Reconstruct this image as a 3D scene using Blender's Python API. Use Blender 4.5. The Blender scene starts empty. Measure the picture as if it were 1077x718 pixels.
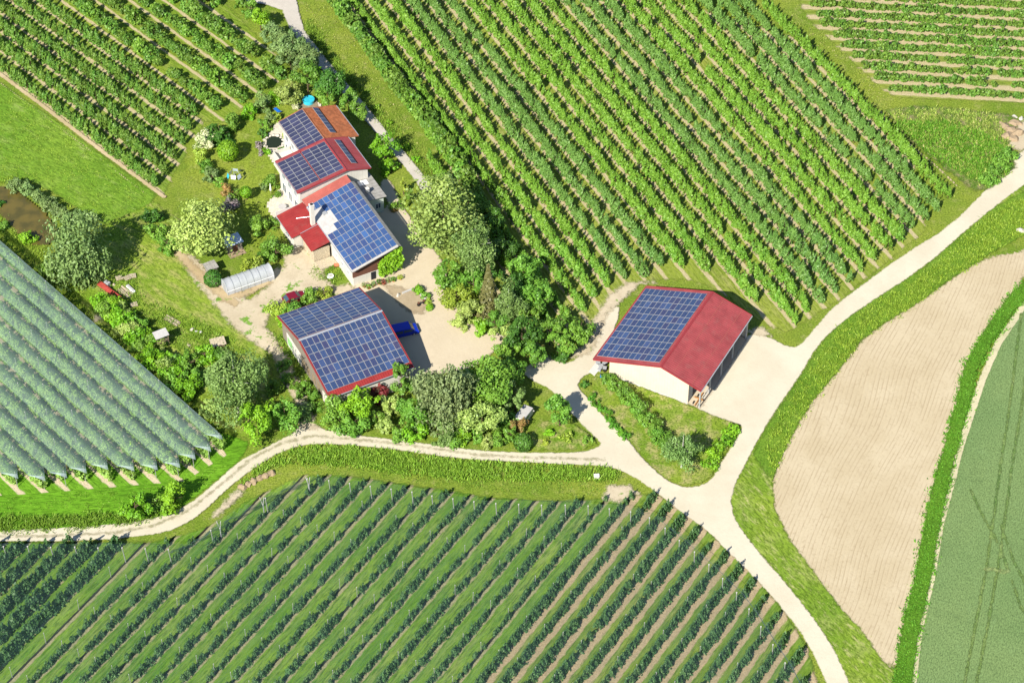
import bpy, math, random
import numpy as np
S = bpy.context.scene
COL = S.collection
rad = math.radians
rng = np.random.default_rng(7)
random.seed(7)

# ------------------------------------------------------------------ camera
FPX, PITCH, DIST, W, H = 2500.0, rad(44.5), 397.0, 1077.0, 718.0
CP, SP = math.cos(PITCH), math.sin(PITCH)
CAM = np.array([0, -DIST * CP, DIST * SP])
FW = np.array([0, CP, -SP]); UP = np.array([0, SP, CP]); RT = np.array([1.0, 0, 0])

def G(x, y, h=0.0):
    """photo pixel -> the point of the place at height h"""
    r = FW + RT * (x - W / 2) / FPX + UP * (H / 2 - y) / FPX
    return CAM + r * ((h - CAM[2]) / r[2])

def scale_at(y):
    p = G(538, y)
    return FPX / float((p - CAM) @ FW)

def GP(pts, h=0.0):
    return np.array([G(x, y, h)[:2] for x, y in pts])

def nrm(az):
    a = rad(az); return np.array([-math.sin(a), math.cos(a)])
def drn(az):
    a = rad(az); return np.array([math.cos(a), math.sin(a)])

cam = bpy.data.cameras.new('camera'); camo = bpy.data.objects.new('camera', cam); COL.objects.link(camo)
camo.location = CAM; camo.rotation_euler = (rad(90) - PITCH, 0, 0)
cam.sensor_width = 36; cam.lens = FPX / W * 36; cam.clip_end = 20000; cam.clip_start = 1
S.camera = camo

# ------------------------------------------------------------------ light
SUN_EL, SHADOW_AZ = 39.5, 60.0
wd = bpy.data.worlds.new('World'); S.world = wd; wd.use_nodes = True
nt = wd.node_tree; nt.nodes.clear()
sky = nt.nodes.new('ShaderNodeTexSky'); sky.sky_type = 'NISHITA'; sky.sun_disc = False
sky.sun_elevation = rad(SUN_EL)
sv = np.array([-math.cos(rad(SHADOW_AZ)), -math.sin(rad(SHADOW_AZ))])   # horizontal direction towards the sun
sky.sun_rotation = math.atan2(sv[0], sv[1])
sky.air_density = 1.0; sky.dust_density = 0.6; sky.ozone_density = 3.5
bg = nt.nodes.new('ShaderNodeBackground'); bg.inputs[1].default_value = 0.084
wo = nt.nodes.new('ShaderNodeOutputWorld')
nt.links.new(sky.outputs[0], bg.inputs[0]); nt.links.new(bg.outputs[0], wo.inputs[0])
sl = bpy.data.lights.new('sun', 'SUN'); sl.energy = 5.0; sl.angle = rad(0.5); sl.color = (1.0, 0.95, 0.84)
so = bpy.data.objects.new('sun', sl); COL.objects.link(so)
from mathutils import Vector, Matrix
sd3 = Vector((sv[0] * math.cos(rad(SUN_EL)), sv[1] * math.cos(rad(SUN_EL)), math.sin(rad(SUN_EL))))
so.rotation_euler = sd3.to_track_quat('Z', 'Y').to_euler()
S.view_settings.view_transform = 'Standard'; S.view_settings.look = 'None'
S.view_settings.exposure = 0.70; S.view_settings.gamma = 1.0
S.cycles.max_bounces = 6; S.cycles.diffuse_bounces = 2; S.cycles.glossy_bounces = 2
S.cycles.transmission_bounces = 3; S.cycles.transparent_max_bounces = 10

# ------------------------------------------------------------------ materials
def lin(c):
    c = c / 255.0
    return c / 12.92 if c <= 0.04045 else ((c + 0.055) / 1.055) ** 2.4

def newmat(name):
    m = bpy.data.materials.new(name); m.use_nodes = True
    t = m.node_tree; t.nodes.clear()
    return m, t

class N:
    """small node helper"""
    def __init__(s, t): s.t = t
    def n(s, typ, **kw):
        x = s.t.nodes.new(typ)
        for k, v in kw.items(): setattr(x, k, v)
        return x
    def put(s, x, i, v):
        if hasattr(v, 'is_linked') or isinstance(v, bpy.types.NodeSocket): s.t.links.new(v, x.inputs[i])
        else:
            if isinstance(v, (tuple, list)) and len(v) == 3 and x.inputs[i].type == 'RGBA': v = (*v, 1)
            x.inputs[i].default_value = v
    def math(s, op, a, b=0.0, clamp=False):
        x = s.n('ShaderNodeMath', operation=op); x.use_clamp = clamp
        s.put(x, 0, a); s.put(x, 1, b); return x.outputs[0]
    def smooth(s, v, lo, hi, a=0.0, b=1.0):
        x = s.n('ShaderNodeMapRange', interpolation_type='SMOOTHSTEP')
        s.put(x, 0, v); s.put(x, 1, lo); s.put(x, 2, hi); s.put(x, 3, a); s.put(x, 4, b); return x.outputs[0]
    def mix(s, f, a, b, mode='MIX'):
        x = s.n('ShaderNodeMix', data_type='RGBA', blend_type=mode)
        s.put(x, 0, f); s.put(x, 6, a); s.put(x, 7, b); return x.outputs[2]
    def coord(s):
        return s.n('ShaderNodeTexCoord').outputs['Object']
    def mapping(s, v, scale=(1, 1, 1), rz=0.0, loc=(0, 0, 0)):
        x = s.n('ShaderNodeMapping'); s.put(x, 0, v)
        x.inputs['Rotation'].default_value = (0, 0, rz); x.inputs['Scale'].default_value = scale
        x.inputs['Location'].default_value = loc; return x.outputs[0]
    def noise(s, v, scale, detail=3.0, rough=0.55, dist=0.0):
        x = s.n('ShaderNodeTexNoise'); s.put(x, 0, v)
        x.inputs['Scale'].default_value = scale; x.inputs['Detail'].default_value = detail
        x.inputs['Roughness'].default_value = rough; x.inputs['Distortion'].default_value = dist
        return x.outputs[0]
    def attr(s, name, typ='GEOMETRY'):
        x = s.n('ShaderNodeAttribute', attribute_name=name, attribute_type=typ); return x.outputs['Fac']
    def bsdf(s, col, rough=0.9, spec=0.2, metal=0.0, bump=None, bstr=0.3, bdist=0.1):
        x = s.n('ShaderNodeBsdfPrincipled')
        s.put(x, 'Base Color', col); s.put(x, 'Roughness', rough); s.put(x, 'Specular IOR Level', spec); s.put(x, 'Metallic', metal)
        if bump is not None:
            b = s.n('ShaderNodeBump'); s.put(b, 'Height', bump); s.put(b, 'Strength', bstr); s.put(b, 'Distance', bdist)
            s.t.links.new(b.outputs[0], x.inputs['Normal'])
        return x.outputs[0]
    def mixs(s, f, a, b):
        x = s.n('ShaderNodeMixShader'); s.put(x, 0, f); s.put(x, 1, a); s.put(x, 2, b); return x.outputs[0]
    def out(s, sh):
        o = s.n('ShaderNodeOutputMaterial'); s.t.links.new(sh, o.inputs[0])

def edge_out(k, co, shader, amp, width, fs=0.9):
    """ragged border: the sheet dissolves where its signed distance plus noise goes below zero"""
    sd = k.attr('sd')
    nz = k.math('SUBTRACT', k.noise(co, fs, 5, 0.68), 0.5)
    v = k.math('ADD', sd, k.math('MULTIPLY', nz, amp * 2.4))
    a = k.smooth(v, -width, width)
    tr = k.n('ShaderNodeBsdfTransparent').outputs[0]
    k.out(k.mixs(a, tr, shader))

GRASS = {}
def grass_mat(name, c1, c2, dry, dryamt=0.3, az=0.0, stretch=1.0, rows=None, edge=None, tracks=None, fine=1.0, patch=0.08, dark_strip=None, midsc=0.55):
    c1 = (c1[0] * 1.26, c1[1] * 1.03, c1[2]); c2 = (c2[0] * 1.24, c2[1] * 1.03, c2[2])
    m, t = newmat(name); k = N(t); co = k.coord()
    cs = k.mapping(co, scale=(1.0, 1.0, 1.0), rz=-rad(az)) if az else co
    cst = k.mapping(cs, scale=(1.0 / stretch, 1.0, 1.0)) if stretch != 1 else cs
    big = k.noise(co, patch, 4, 0.6)
    mid = k.noise(cst, midsc, 4, 0.65)
    fin = k.noise(cst, 3.4 * fine, 4, 0.8)
    col = k.mix(k.smooth(big, 0.32, 0.68), c1, c2)
    pn = k.noise(co, 0.21, 5, 0.62)
    col = k.mix(k.smooth(pn, 0.50, 0.72, 0, 0.25 + 0.5 * dryamt), col, tuple(0.5 * a_ + 0.5 * b_ for a_, b_ in zip(c2, dry)))
    col = k.mix(k.smooth(pn, 0.46, 0.30, 0, 0.35), col, tuple(x * 0.72 for x in c1))
    col = k.mix(k.smooth(mid, 0.62 - dryamt * 0.4, 0.85 - dryamt * 0.35, 0, min(1.0, 0.35 + dryamt)), col, dry)
    dark = tuple(x * 0.42 for x in c1); lite = tuple(min(1, x * 1.55) for x in c2)
    col = k.mix(k.smooth(fin, 0.58, 0.36, 0, 0.8), col, dark)
    col = k.mix(k.smooth(fin, 0.56, 0.74, 0, 0.5), col, lite)
    if rows:
        raz, sp, n0, wdt, soil, soil2 = rows
        nn = nrm(raz)
        v = k.n('ShaderNodeVectorMath', operation='DOT_PRODUCT'); k.put(v, 0, co); v.inputs[1].default_value = (nn[0], nn[1], 0)
        d = k.math('SUBTRACT', v.outputs['Value'], n0)
        cr = k.mapping(co, rz=-rad(raz)); cr = k.mapping(cr, scale=(0.35, 1.3, 1))
        wob = k.math('MULTIPLY', k.math('SUBTRACT', k.noise(cr, 1.3, 4, 0.65), 0.5), 0.95)
        fr = k.math('PINGPONG', d, sp / 2)                     # 0 on a row, sp/2 in the alley
        frw = k.math('ADD', fr, wob)
        s = k.smooth(frw, wdt * 0.5 + 0.14, wdt * 0.5 - 0.14)
        sc = k.mix(k.smooth(k.noise(co, 3.5, 4, 0.7), 0.35, 0.65), soil, soil2)
        # wheel tracks in the alley: slightly worn lines
        tw = k.math('ABSOLUTE', k.math('SUBTRACT', fr, sp / 2 - 0.55))
        col = k.mix(k.smooth(tw, 0.24, 0.05, 0, 0.4), col, tuple(0.55 * a + 0.45 * b for a, b in zip(dry, c1)))
        # each alley a tone of its own
        idx = k.math('FLOOR', k.math('DIVIDE', k.math('ADD', d, 0.0), sp))
        wn = k.n('ShaderNodeTexWhiteNoise', noise_dimensions='1D'); k.put(wn, 'W', idx)
        col = k.mix(k.smooth(wn.outputs[0], 0.2, 1.0, 0, 0.45), col, c1)
        col = k.mix(s, col, sc)
        if dark_strip: col = k.mix(k.smooth(k.math('ADD', k.math('PINGPONG', k.math('SUBTRACT', d, dark_strip[0]), sp / 2), k.math('MULTIPLY', wob, 0.45)), dark_strip[1] + 0.06, dark_strip[1] - 0.04), col, (0.028, 0.026, 0.02))  # narrow near-black strip running beside each row line
    bs = k.bsdf(col, 0.95, 0.1, bump=fin, bstr=0.9, bdist=0.12)
    if edge: edge_out(k, co, bs, edge[0], edge[1])
    else: k.out(bs)
    return m

def soil_mat(name, a, b, dark, mottle=0.42, az=0.0, lines=0.0, sp=0.75, edge=(0.4, 0.15), green=None, gamt=0.0, pebble=0.5):
    m, t = newmat(name); k = N(t); co = k.coord()
    big = k.noise(co, 0.10, 5, 0.62); fin = k.noise(co, 2.2, 5, 0.75); tiny = k.noise(co, 7.0, 3, 0.8)
    col = k.mix(k.smooth(big, 0.35, 0.65), a, b)
    md = k.noise(co, 0.42, 6, 0.7)
    col = k.mix(k.smooth(md, 0.56, 0.34, 0, mottle), col, tuple(0.55 * x + 0.45 * y for x, y in zip(b, dark)))
    col = k.mix(k.smooth(fin, 0.50, 0.26, 0, pebble), col, dark)
    col = k.mix(k.smooth(tiny, 0.64, 0.8, 0, 0.35), col, tuple(min(1, x * 1.25) for x in a))
    h = fin
    if lines:
        nn = nrm(az)
        v = k.n('ShaderNodeVectorMath', operation='DOT_PRODUCT'); k.put(v, 0, co); v.inputs[1].default_value = (nn[0], nn[1], 0)
        d = k.math('ADD', v.outputs['Value'], k.math('MULTIPLY', k.noise(co, 0.03, 1, 0.4), 6.0))
        fr = k.math('DIVIDE', k.math('PINGPONG', d, sp / 2), sp / 2)
        brk = k.smooth(k.noise(k.mapping(k.mapping(co, rz=-rad(az)), scale=(0.4, 1.6, 1)), 0.5, 3, 0.6), 0.35, 0.6)
        col = k.mix(k.math('MULTIPLY', k.smooth(fr, 0.42, 0.0), k.math('MULTIPLY', brk, lines)), col, dark)
        h = k.math('ADD', fin, k.math('MULTIPLY', fr, 0.6))
    if green:
        gn = k.noise(co, 0.33, 6, 0.72)
        col = k.mix(k.smooth(gn, 0.68 - gamt, 0.74 - gamt * 0.9), col, k.mix(k.smooth(fin, 0.4, 0.6), green, tuple(x * 1.5 for x in green)))
    bs = k.bsdf(col, 0.95, 0.1, bump=h, bstr=0.5, bdist=0.07)
    if edge: edge_out(k, co, bs, edge[0], edge[1], 1.4)
    else: k.out(bs)
    return m

def plain_mat(name, c, rough=0.7, spec=0.3, metal=0.0, var=0.12, vs=1.5, rnd=0.0, dirt=None):
    m, t = newmat(name); k = N(t); co = k.coord()
    f = k.noise(co, vs, 4, 0.65)
    col = k.mix(k.smooth(f, 0.3, 0.7), tuple(x * (1 - var) for x in c), tuple(min(1, x * (1 + var)) for x in c))
    if dirt:
        col = k.mix(k.smooth(k.noise(co, 0.7, 5, 0.7), 0.5, 0.72, 0, 0.7), col, dirt)
    if rnd:
        oi = k.n('ShaderNodeObjectInfo').outputs['Random']
        hs = k.n('ShaderNodeHueSaturation'); k.put(hs, 'Color', col)
        k.put(hs, 'Value', k.smooth(oi, 0, 1, 1 - rnd, 1 + rnd)); col = hs.outputs[0]
    k.out(k.bsdf(col, rough, spec, metal)); return m

def wall_mat(name, c, board=0.0, dark=(0.2, 0.18, 0.15), dirt=0.35):
    m, t = newmat(name); k = N(t); co = k.coord()
    f = k.noise(co, 0.9, 5, 0.65); st = k.noise(k.mapping(co, scale=(3, 3, 0.25)), 1.5, 4, 0.6)
    col = k.mix(k.smooth(f, 0.3, 0.7), tuple(x * 0.9 for x in c), c)
    col = k.mix(k.smooth(st, 0.5, 0.8, 0, dirt), col, dark)
    h = f
    if board:
        w = k.n('ShaderNodeSeparateXYZ'); k.put(w, 0, co)
        s = k.math('ADD', w.outputs[0], w.outputs[1])
        fr = k.math('PINGPONG', s, board / 2)
        g = k.smooth(fr, 0.035, 0.005)
        col = k.mix(k.math('MULTIPLY', g, 0.55), col, dark)
    k.out(k.bsdf(col, 0.8, 0.2, bump=h, bstr=0.15)); return m

def panel_mat(name, c, c2, rough=0.16):
    m, t = newmat(name); k = N(t); co = k.coord()
    oi = k.n('ShaderNodeObjectInfo').outputs['Random']
    f = k.attr('tint')
    r = k.math('FRACT', k.math('ADD', oi, f))
    col = k.mix(k.math('POWER', r, 2.2), c, c2)
    r2 = k.math('FRACT', k.math('MULTIPLY', r, 17.3))
    col = k.mix(k.smooth(r2, 0.6, 1.0, 0, 0.55), col, tuple(x * 1.7 + 0.01 for x in c)); col = k.mix(k.smooth(k.noise(co, 0.6, 4, 0.7), 0.5, 0.8, 0, 0.22), col, (0.18, 0.18, 0.17))
    s = k.n('ShaderNodeSeparateXYZ'); k.put(s, 0, co)
    # fine cell grid of the wafers
    gx = k.smooth(k.math('PINGPONG', s.outputs[0], 0.08), 0.010, 0.003)
    gy = k.smooth(k.math('PINGPONG', s.outputs[1], 0.08), 0.010, 0.003)
    g = k.math('MAXIMUM', gx, gy)
    col = k.mix(k.math('MULTIPLY', g, 0.30), col, (0.35, 0.38, 0.45))
    k.out(k.bsdf(col, rough, 0.55)); return m

def leaf_mat(name, a, b, c=None, trans=0.20, rnd=0.14, hue=0.009, rough=0.5):
    m, t = newmat(name); k = N(t)
    a, b = tuple(min(.9, x * g) for x, g in zip(a, (1.52, 1.28, 1.10))), tuple(min(.9, x * g) for x, g in zip(b, (1.46, 1.24, 1.05)))
    c = tuple(min(.9, x * 1.1) for x in c) if c else None
    ti = k.attr('tint')
    col = k.mix(ti, a, b)
    if c: col = k.mix(k.smooth(ti, 0.90, 1.0, 0, 0.8), col, c)
    oi = k.n('ShaderNodeObjectInfo').outputs['Random']
    hs = k.n('ShaderNodeHueSaturation'); k.put(hs, 'Color', col)
    k.put(hs, 'Value', k.smooth(oi, 0, 1, 1 - rnd, 1 + rnd))
    k.put(hs, 'Hue', k.smooth(k.math('FRACT', k.math('MULTIPLY', oi, 7.3)), 0, 1, 0.5 - hue, 0.5 + hue))
    bs = k.bsdf(hs.outputs[0], rough, 0.35)
    tr = k.n('ShaderNodeBsdfTranslucent'); k.put(tr, 0, k.mix(0.45, hs.outputs[0], (0.20, 0.36, 0.04)))
    k.out(k.mixs(trans, bs, tr.outputs[0])); return m

def net_mat(name, c, op, stripe=0.0, spec=0.2, az=0.0):
    m, t = newmat(name); k = N(t); co = k.coord()
    tr = k.n('ShaderNodeBsdfTransparent').outputs[0]
    d = k.bsdf(c, 0.7, spec); tl = k.n('ShaderNodeBsdfTranslucent'); k.put(tl, 0, c)
    body = k.mixs(0.35, d, tl.outputs[0])
    st = k.noise(k.mapping(k.mapping(co, rz=-rad(az)), scale=(0.5, 2.2, 1)), 0.55, 5, 0.7)
    f = k.smooth(st, 0.25, 0.75, op * (1 - stripe), min(1.0, op * (1 + stripe)))
    k.out(k.mixs(f, tr, body)); return m

M = {}
M['trunk'] = plain_mat('bark', (0.12, 0.085, 0.055), 0.95, 0.1)
M['birchbark'] = plain_mat('birch_bark', (0.55, 0.53, 0.48), 0.9, 0.1, var=0.3)
M['post'] = plain_mat('weathered_post', (0.33, 0.33, 0.30), 0.85, 0.2)
M['wood'] = plain_mat('weathered_wood', (0.26, 0.2, 0.13), 0.9, 0.1, var=0.3, vs=4)
M['palewood'] = plain_mat('pale_wood', (0.46, 0.39, 0.28), 0.9, 0.1, var=0.25, vs=4)
M['orangewood'] = plain_mat('fresh_timber', (0.42, 0.2, 0.07), 0.9, 0.1, var=0.3, vs=4)
M['white'] = wall_mat('white_render', (0.64, 0.61, 0.54), dirt=0.3)
M['beige'] = wall_mat('beige_cladding', (0.62, 0.53, 0.43), board=0.5, dark=(0.45, 0.38, 0.3), dirt=0.1)
M['plinth'] = wall_mat('pale_plinth', (0.66, 0.63, 0.58), dirt=0.2)
M['greyboard'] = wall_mat('grey_boards', (0.27, 0.235, 0.19), board=0.22, dark=(0.06, 0.05, 0.04), dirt=0.5)
M['brownboard'] = wall_mat('brown_boards', (0.17, 0.075, 0.05), board=0.25, dark=(0.05, 0.03, 0.02))
M['mint'] = wall_mat('pale_mint_render', (0.55, 0.62, 0.55), dirt=0.15)
M['red'] = plain_mat('red_sheet_metal', (0.285, 0.056, 0.060), 0.55, 0.3, 0, var=0.16, vs=0.5, dirt=(0.27, 0.085, 0.08))
M['redtrim'] = plain_mat('red_verge_metal', (0.28, 0.035, 0.04), 0.45, 0.4, var=0.06)
M['redbright'] = plain_mat('red_painted_sheet', (0.27, 0.030, 0.028), 0.5, 0.35, var=0.14, vs=0.6, dirt=(0.25, 0.06, 0.05))
M['redpale'] = plain_mat('faded_red_sheet', (0.38, 0.105, 0.085), 0.55, 0.3, var=0.10, vs=0.9)
M['tile'] = plain_mat('orange_roof_tile', (0.36, 0.125, 0.055), 0.85, 0.15, var=0.28, vs=1.6, dirt=(0.25, 0.10, 0.05))
M['greyroof'] = plain_mat('grey_fibre_cement', (0.30, 0.285, 0.26), 0.9, 0.15, var=0.2, vs=1.2, dirt=(0.40, 0.38, 0.34))
M['palegrey'] = plain_mat('pale_grey_sheet', (0.46, 0.44, 0.42), 0.7, 0.25, var=0.08, dirt=(0.38, 0.34, 0.3))
M['alu'] = plain_mat('aluminium_trim', (0.55, 0.57, 0.6), 0.35, 0.5, 0.5, var=0.06)
M['pframe'] = plain_mat('panel_frame', (0.40, 0.40, 0.39), 0.5, 0.4, 0.1, var=0.05)
M['pv'] = panel_mat('blue_cells', (0.022, 0.046, 0.125), (0.035, 0.035, 0.10))
M['pvbright'] = panel_mat('bright_blue_cells', (0.026, 0.075, 0.205), (0.035, 0.05, 0.15))
M['pvdark'] = panel_mat('violet_black_cells', (0.025, 0.028, 0.070), (0.035, 0.035, 0.085))
M['dark'] = plain_mat('dark_opening', (0.03, 0.03, 0.035), 0.8, 0.1)
M['glass'] = plain_mat('window_glass', (0.05, 0.08, 0.11), 0.08, 0.8, var=0.02)
M['greypaint'] = plain_mat('grey_paint', (0.35, 0.36, 0.37), 0.6, 0.3)
M['vanblue'] = plain_mat('blue_van_paint', (0.006, 0.035, 0.50), 0.22, 0.6, 0.1, var=0.03)
M['carred'] = plain_mat('dark_red_paint', (0.20, 0.010, 0.025), 0.25, 0.6, 0.1, var=0.05)
M['implred'] = plain_mat('faded_implement_red', (0.36, 0.06, 0.045), 0.6, 0.3, var=0.3, vs=3)
M['rubber'] = plain_mat('rubber', (0.02, 0.02, 0.02), 0.9, 0.2)
M['bluepl'] = plain_mat('blue_plastic', (0.01, 0.14, 0.60), 0.4, 0.4)
M['turq'] = plain_mat('turquoise_pool_liner', (0.04, 0.46, 0.62), 0.2, 0.5)
M['whitepl'] = plain_mat('white_plastic', (0.75, 0.75, 0.74), 0.5, 0.4)
M['bluewhite'] = plain_mat('pale_blue_sheet', (0.52, 0.60, 0.72), 0.5, 0.4, var=0.1)
M['pink'] = plain_mat('pink_blossom', (0.6, 0.15, 0.3), 0.8, 0.1)
M['stone'] = plain_mat('pale_stone', (0.50, 0.46, 0.39), 0.9, 0.1, var=0.25, vs=2)
M['terracotta'] = plain_mat('terracotta', (0.45, 0.16, 0.08), 0.8, 0.2)
M['lime'] = plain_mat('green_tarp', (0.25, 0.5, 0.2), 0.6, 0.2)
M['earth'] = soil_mat('pale_earth', (0.40, 0.30, 0.19), (0.30, 0.22, 0.14), (0.14, 0.1, 0.06), edge=None)

# leaves
LV = {
 'orch':   leaf_mat('orchard_leaves', (0.066, 0.190, 0.020), (0.150, 0.330, 0.042), (0.27, 0.43, 0.10), rnd=0.09, hue=0.006),
 'orchblue': leaf_mat('bluish_orchard_leaves', (0.060, 0.165, 0.035), (0.120, 0.265, 0.060), (0.22, 0.36, 0.13), rnd=0.09, hue=0.006),
 'orchdeep': leaf_mat('deep_orchard_leaves', (0.052, 0.148, 0.020), (0.130, 0.265, 0.042), (0.24, 0.38, 0.10), rnd=0.12, hue=0.01),
 'south':  leaf_mat('young_orchard_leaves', (0.040, 0.115, 0.044), (0.095, 0.210, 0.075), (0.18, 0.32, 0.13)),
 'netted': leaf_mat('netted_orchard_leaves', (0.150, 0.310, 0.055), (0.200, 0.370, 0.075), (0.26, 0.42, 0.11), rnd=0.08, hue=0.005),
 'lightg': leaf_mat('light_green_leaves', (0.150, 0.265, 0.060), (0.290, 0.430, 0.125), (0.44, 0.56, 0.26)),
 'bright': leaf_mat('bright_green_leaves', (0.085, 0.250, 0.012), (0.190, 0.420, 0.022), (0.30, 0.52, 0.06)),
 'mid':    leaf_mat('mid_green_leaves', (0.062, 0.178, 0.022), (0.145, 0.315, 0.042), (0.22, 0.38, 0.08)),
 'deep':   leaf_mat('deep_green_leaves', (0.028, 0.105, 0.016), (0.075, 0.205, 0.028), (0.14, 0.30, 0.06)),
 'willow': leaf_mat('silver_willow_leaves', (0.115, 0.200, 0.085), (0.230, 0.345, 0.165), (0.38, 0.48, 0.30)),
 'birch':  leaf_mat('birch_leaves', (0.078, 0.175, 0.048), (0.165, 0.300, 0.095), (0.26, 0.36, 0.15)),
 'greyg':  leaf_mat('grey_green_leaves', (0.080, 0.165, 0.055), (0.175, 0.290, 0.105), (0.30, 0.42, 0.20)),
 'spruce': leaf_mat('spruce_needles', (0.080, 0.090, 0.035), (0.150, 0.165, 0.060), (0.2, 0.18, 0.08)),
 'yellow': leaf_mat('yellow_green_leaves', (0.140, 0.250, 0.025), (0.270, 0.390, 0.055), (0.42, 0.50, 0.14)),
 'purple': leaf_mat('dark_red_leaves', (0.090, 0.018, 0.020), (0.200, 0.040, 0.040), (0.30, 0.08, 0.06)),
 'white':  leaf_mat('white_blossom', (0.120, 0.240, 0.06), (0.62, 0.66, 0.52), (0.85, 0.85, 0.78)),
 'lilac':  leaf_mat('lilac_blossom', (0.10, 0.16, 0.08), (0.26, 0.20, 0.32), (0.45, 0.36, 0.55)),
 'rust':   leaf_mat('rusty_leaves', (0.13, 0.15, 0.04), (0.28, 0.17, 0.07), (0.4, 0.25, 0.12)),
 'tuft':   leaf_mat('tall_grass_blades', (0.100, 0.220, 0.020), (0.200, 0.350, 0.038), (0.34, 0.46, 0.10), rough=0.7),
 'tuftdark': leaf_mat('dark_herb_blades', (0.045, 0.170, 0.012), (0.100, 0.290, 0.022), (0.20, 0.38, 0.05), rough=0.7),
 'tuftdry': leaf_mat('mixed_dry_blades', (0.120, 0.230, 0.03), (0.270, 0.340, 0.09), (0.45, 0.36, 0.22), rough=0.8),
}

# ------------------------------------------------------------------ object helpers
def tag(o, label=None, cat=None, group=None, kind=None):
    if label: o['label'] = label
    if cat: o['category'] = cat
    if group: o['group'] = group
    if kind: o['kind'] = kind
    return o

def link(name, me, parent=None):
    o = bpy.data.objects.new(name, me); COL.objects.link(o)
    if parent: o.parent = parent
    return o

def empty(name, loc, rz=0.0):
    o = bpy.data.objects.new(name, None); COL.objects.link(o)
    o.empty_display_size = 0.5
    o.location = (float(loc[0]), float(loc[1]), float(loc[2]) if len(loc) > 2 else 0.0); o.rotation_euler = (0, 0, rz)
    return o

def raw_mesh(name, V, F, mats, mi=None, tint=None, attrs=None, smooth=False):
    """V (n,3), F (m,4) or (m,3) arrays"""
    me = bpy.data.meshes.new(name)
    V = np.asarray(V, np.float32); F = np.asarray(F, np.int32)
    k = F.shape[1]
    me.vertices.add(len(V)); me.vertices.foreach_set('co', V.ravel())
    me.loops.add(F.size); me.loops.foreach_set('vertex_index', F.ravel())
    me.polygons.add(len(F)); me.polygons.foreach_set('loop_start', np.arange(0, F.size, k, dtype=np.int32))
    try: me.polygons.foreach_set('loop_total', np.full(len(F), k, np.int32))
    except Exception: pass
    for m in mats: me.materials.append(m)
    if mi is not None: me.polygons.foreach_set('material_index', np.asarray(mi, np.int32))
    me.update(calc_edges=True)
    if tint is not None:
        a = me.attributes.new('tint', 'FLOAT', 'FACE'); a.data.foreach_set('value', np.asarray(tint, np.float32))
    if attrs:
        for nme, val in attrs.items():
            a = me.attributes.new(nme, 'FLOAT', 'POINT'); a.data.foreach_set('value', np.asarray(val, np.float32))
    if smooth: me.polygons.foreach_set('use_smooth', np.ones(len(F), bool))
    return me

class MB:
    """collects polygons of several materials and builds one mesh"""
    def __init__(s): s.v = []; s.f = []; s.m = []; s.mats = []
    def mi(s, m):
        if m not in s.mats: s.mats.append(m)
        return s.mats.index(m)
    def poly(s, pts, m):
        b = len(s.v); s.v += [tuple(map(float, p)) for p in pts]; s.f.append(list(range(b, b + len(pts)))); s.m.append(s.mi(m))
    def hexa(s, p, m):
        """8 points: bottom ring 0-3 counter-clockwise, top ring 4-7"""
        b = len(s.v); s.v += [tuple(map(float, q)) for q in p]
        for f in ((3, 2, 1, 0), (4, 5, 6, 7), (0, 1, 5, 4), (1, 2, 6, 5), (2, 3, 7, 6), (3, 0, 4, 7)):
            s.f.append([b + i for i in f]); s.m.append(s.mi(m))
    def box(s, x0, x1, y0, y1, z0, z1, m):
        s.hexa([(x0, y0, z0), (x1, y0, z0), (x1, y1, z0), (x0, y1, z0), (x0, y0, z1), (x1, y0, z1), (x1, y1, z1), (x0, y1, z1)], m)
    def slab(s, a, b, c, d, th, m):
        """sloping slab: top corners a,b,c,d counter-clockwise seen from above"""
        s.hexa([(p[0], p[1], p[2] - th) for p in (a, b, c, d)] + [a, b, c, d], m)
    def cyl(s, p0, p1, r0, r1, m, n=8, caps=True):
        p0 = Vector(p0); p1 = Vector(p1); ax = (p1 - p0).normalized()
        u = ax.orthogonal().normalized(); w = ax.cross(u); b = len(s.v)
        for p, r in ((p0, r0), (p1, r1)):
            for i in range(n):
                a = 2 * math.pi * i / n
                s.v.append(tuple(p + (u * math.cos(a) + w * math.sin(a)) * r))
        k = s.mi(m)
        for i in range(n):
            j = (i + 1) % n; s.f.append([b + i, b + j, b + n + j, b + n + i]); s.m.append(k)
        if caps:
            s.f.append([b + i for i in range(n)][::-1]); s.m.append(k)
            s.f.append([b + n + i for i in range(n)]); s.m.append(k)
    def extrude_xz(s, prof, y0, y1, m):
        """closed profile in x,z extruded along y"""
        b = len(s.v); n = len(prof)
        for y in (y0, y1): s.v += [(p[0], y, p[1]) for p in prof]
        k = s.mi(m)
        for i in range(n):
            j = (i + 1) % n; s.f.append([b + i, b + j, b + n + j, b + n + i]); s.m.append(k)
        s.f.append([b + i for i in range(n)][::-1]); s.m.append(k); s.f.append([b + n + i for i in range(n)]); s.m.append(k)
    def build(s, name, parent=None, bevel=0.0, smooth=False):
        me = bpy.data.meshes.new(name); me.from_pydata(s.v, [], s.f)
        for m in s.mats: me.materials.append(m)
        me.polygons.foreach_set('material_index', s.m); me.update()
        if smooth: me.polygons.foreach_set('use_smooth', [True] * len(s.f))
        o = link(name, me, parent)
        if bevel:
            md = o.modifiers.new('bevel', 'BEVEL'); md.width = bevel; md.segments = 2; md.limit_method = 'ANGLE'
        return o

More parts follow.
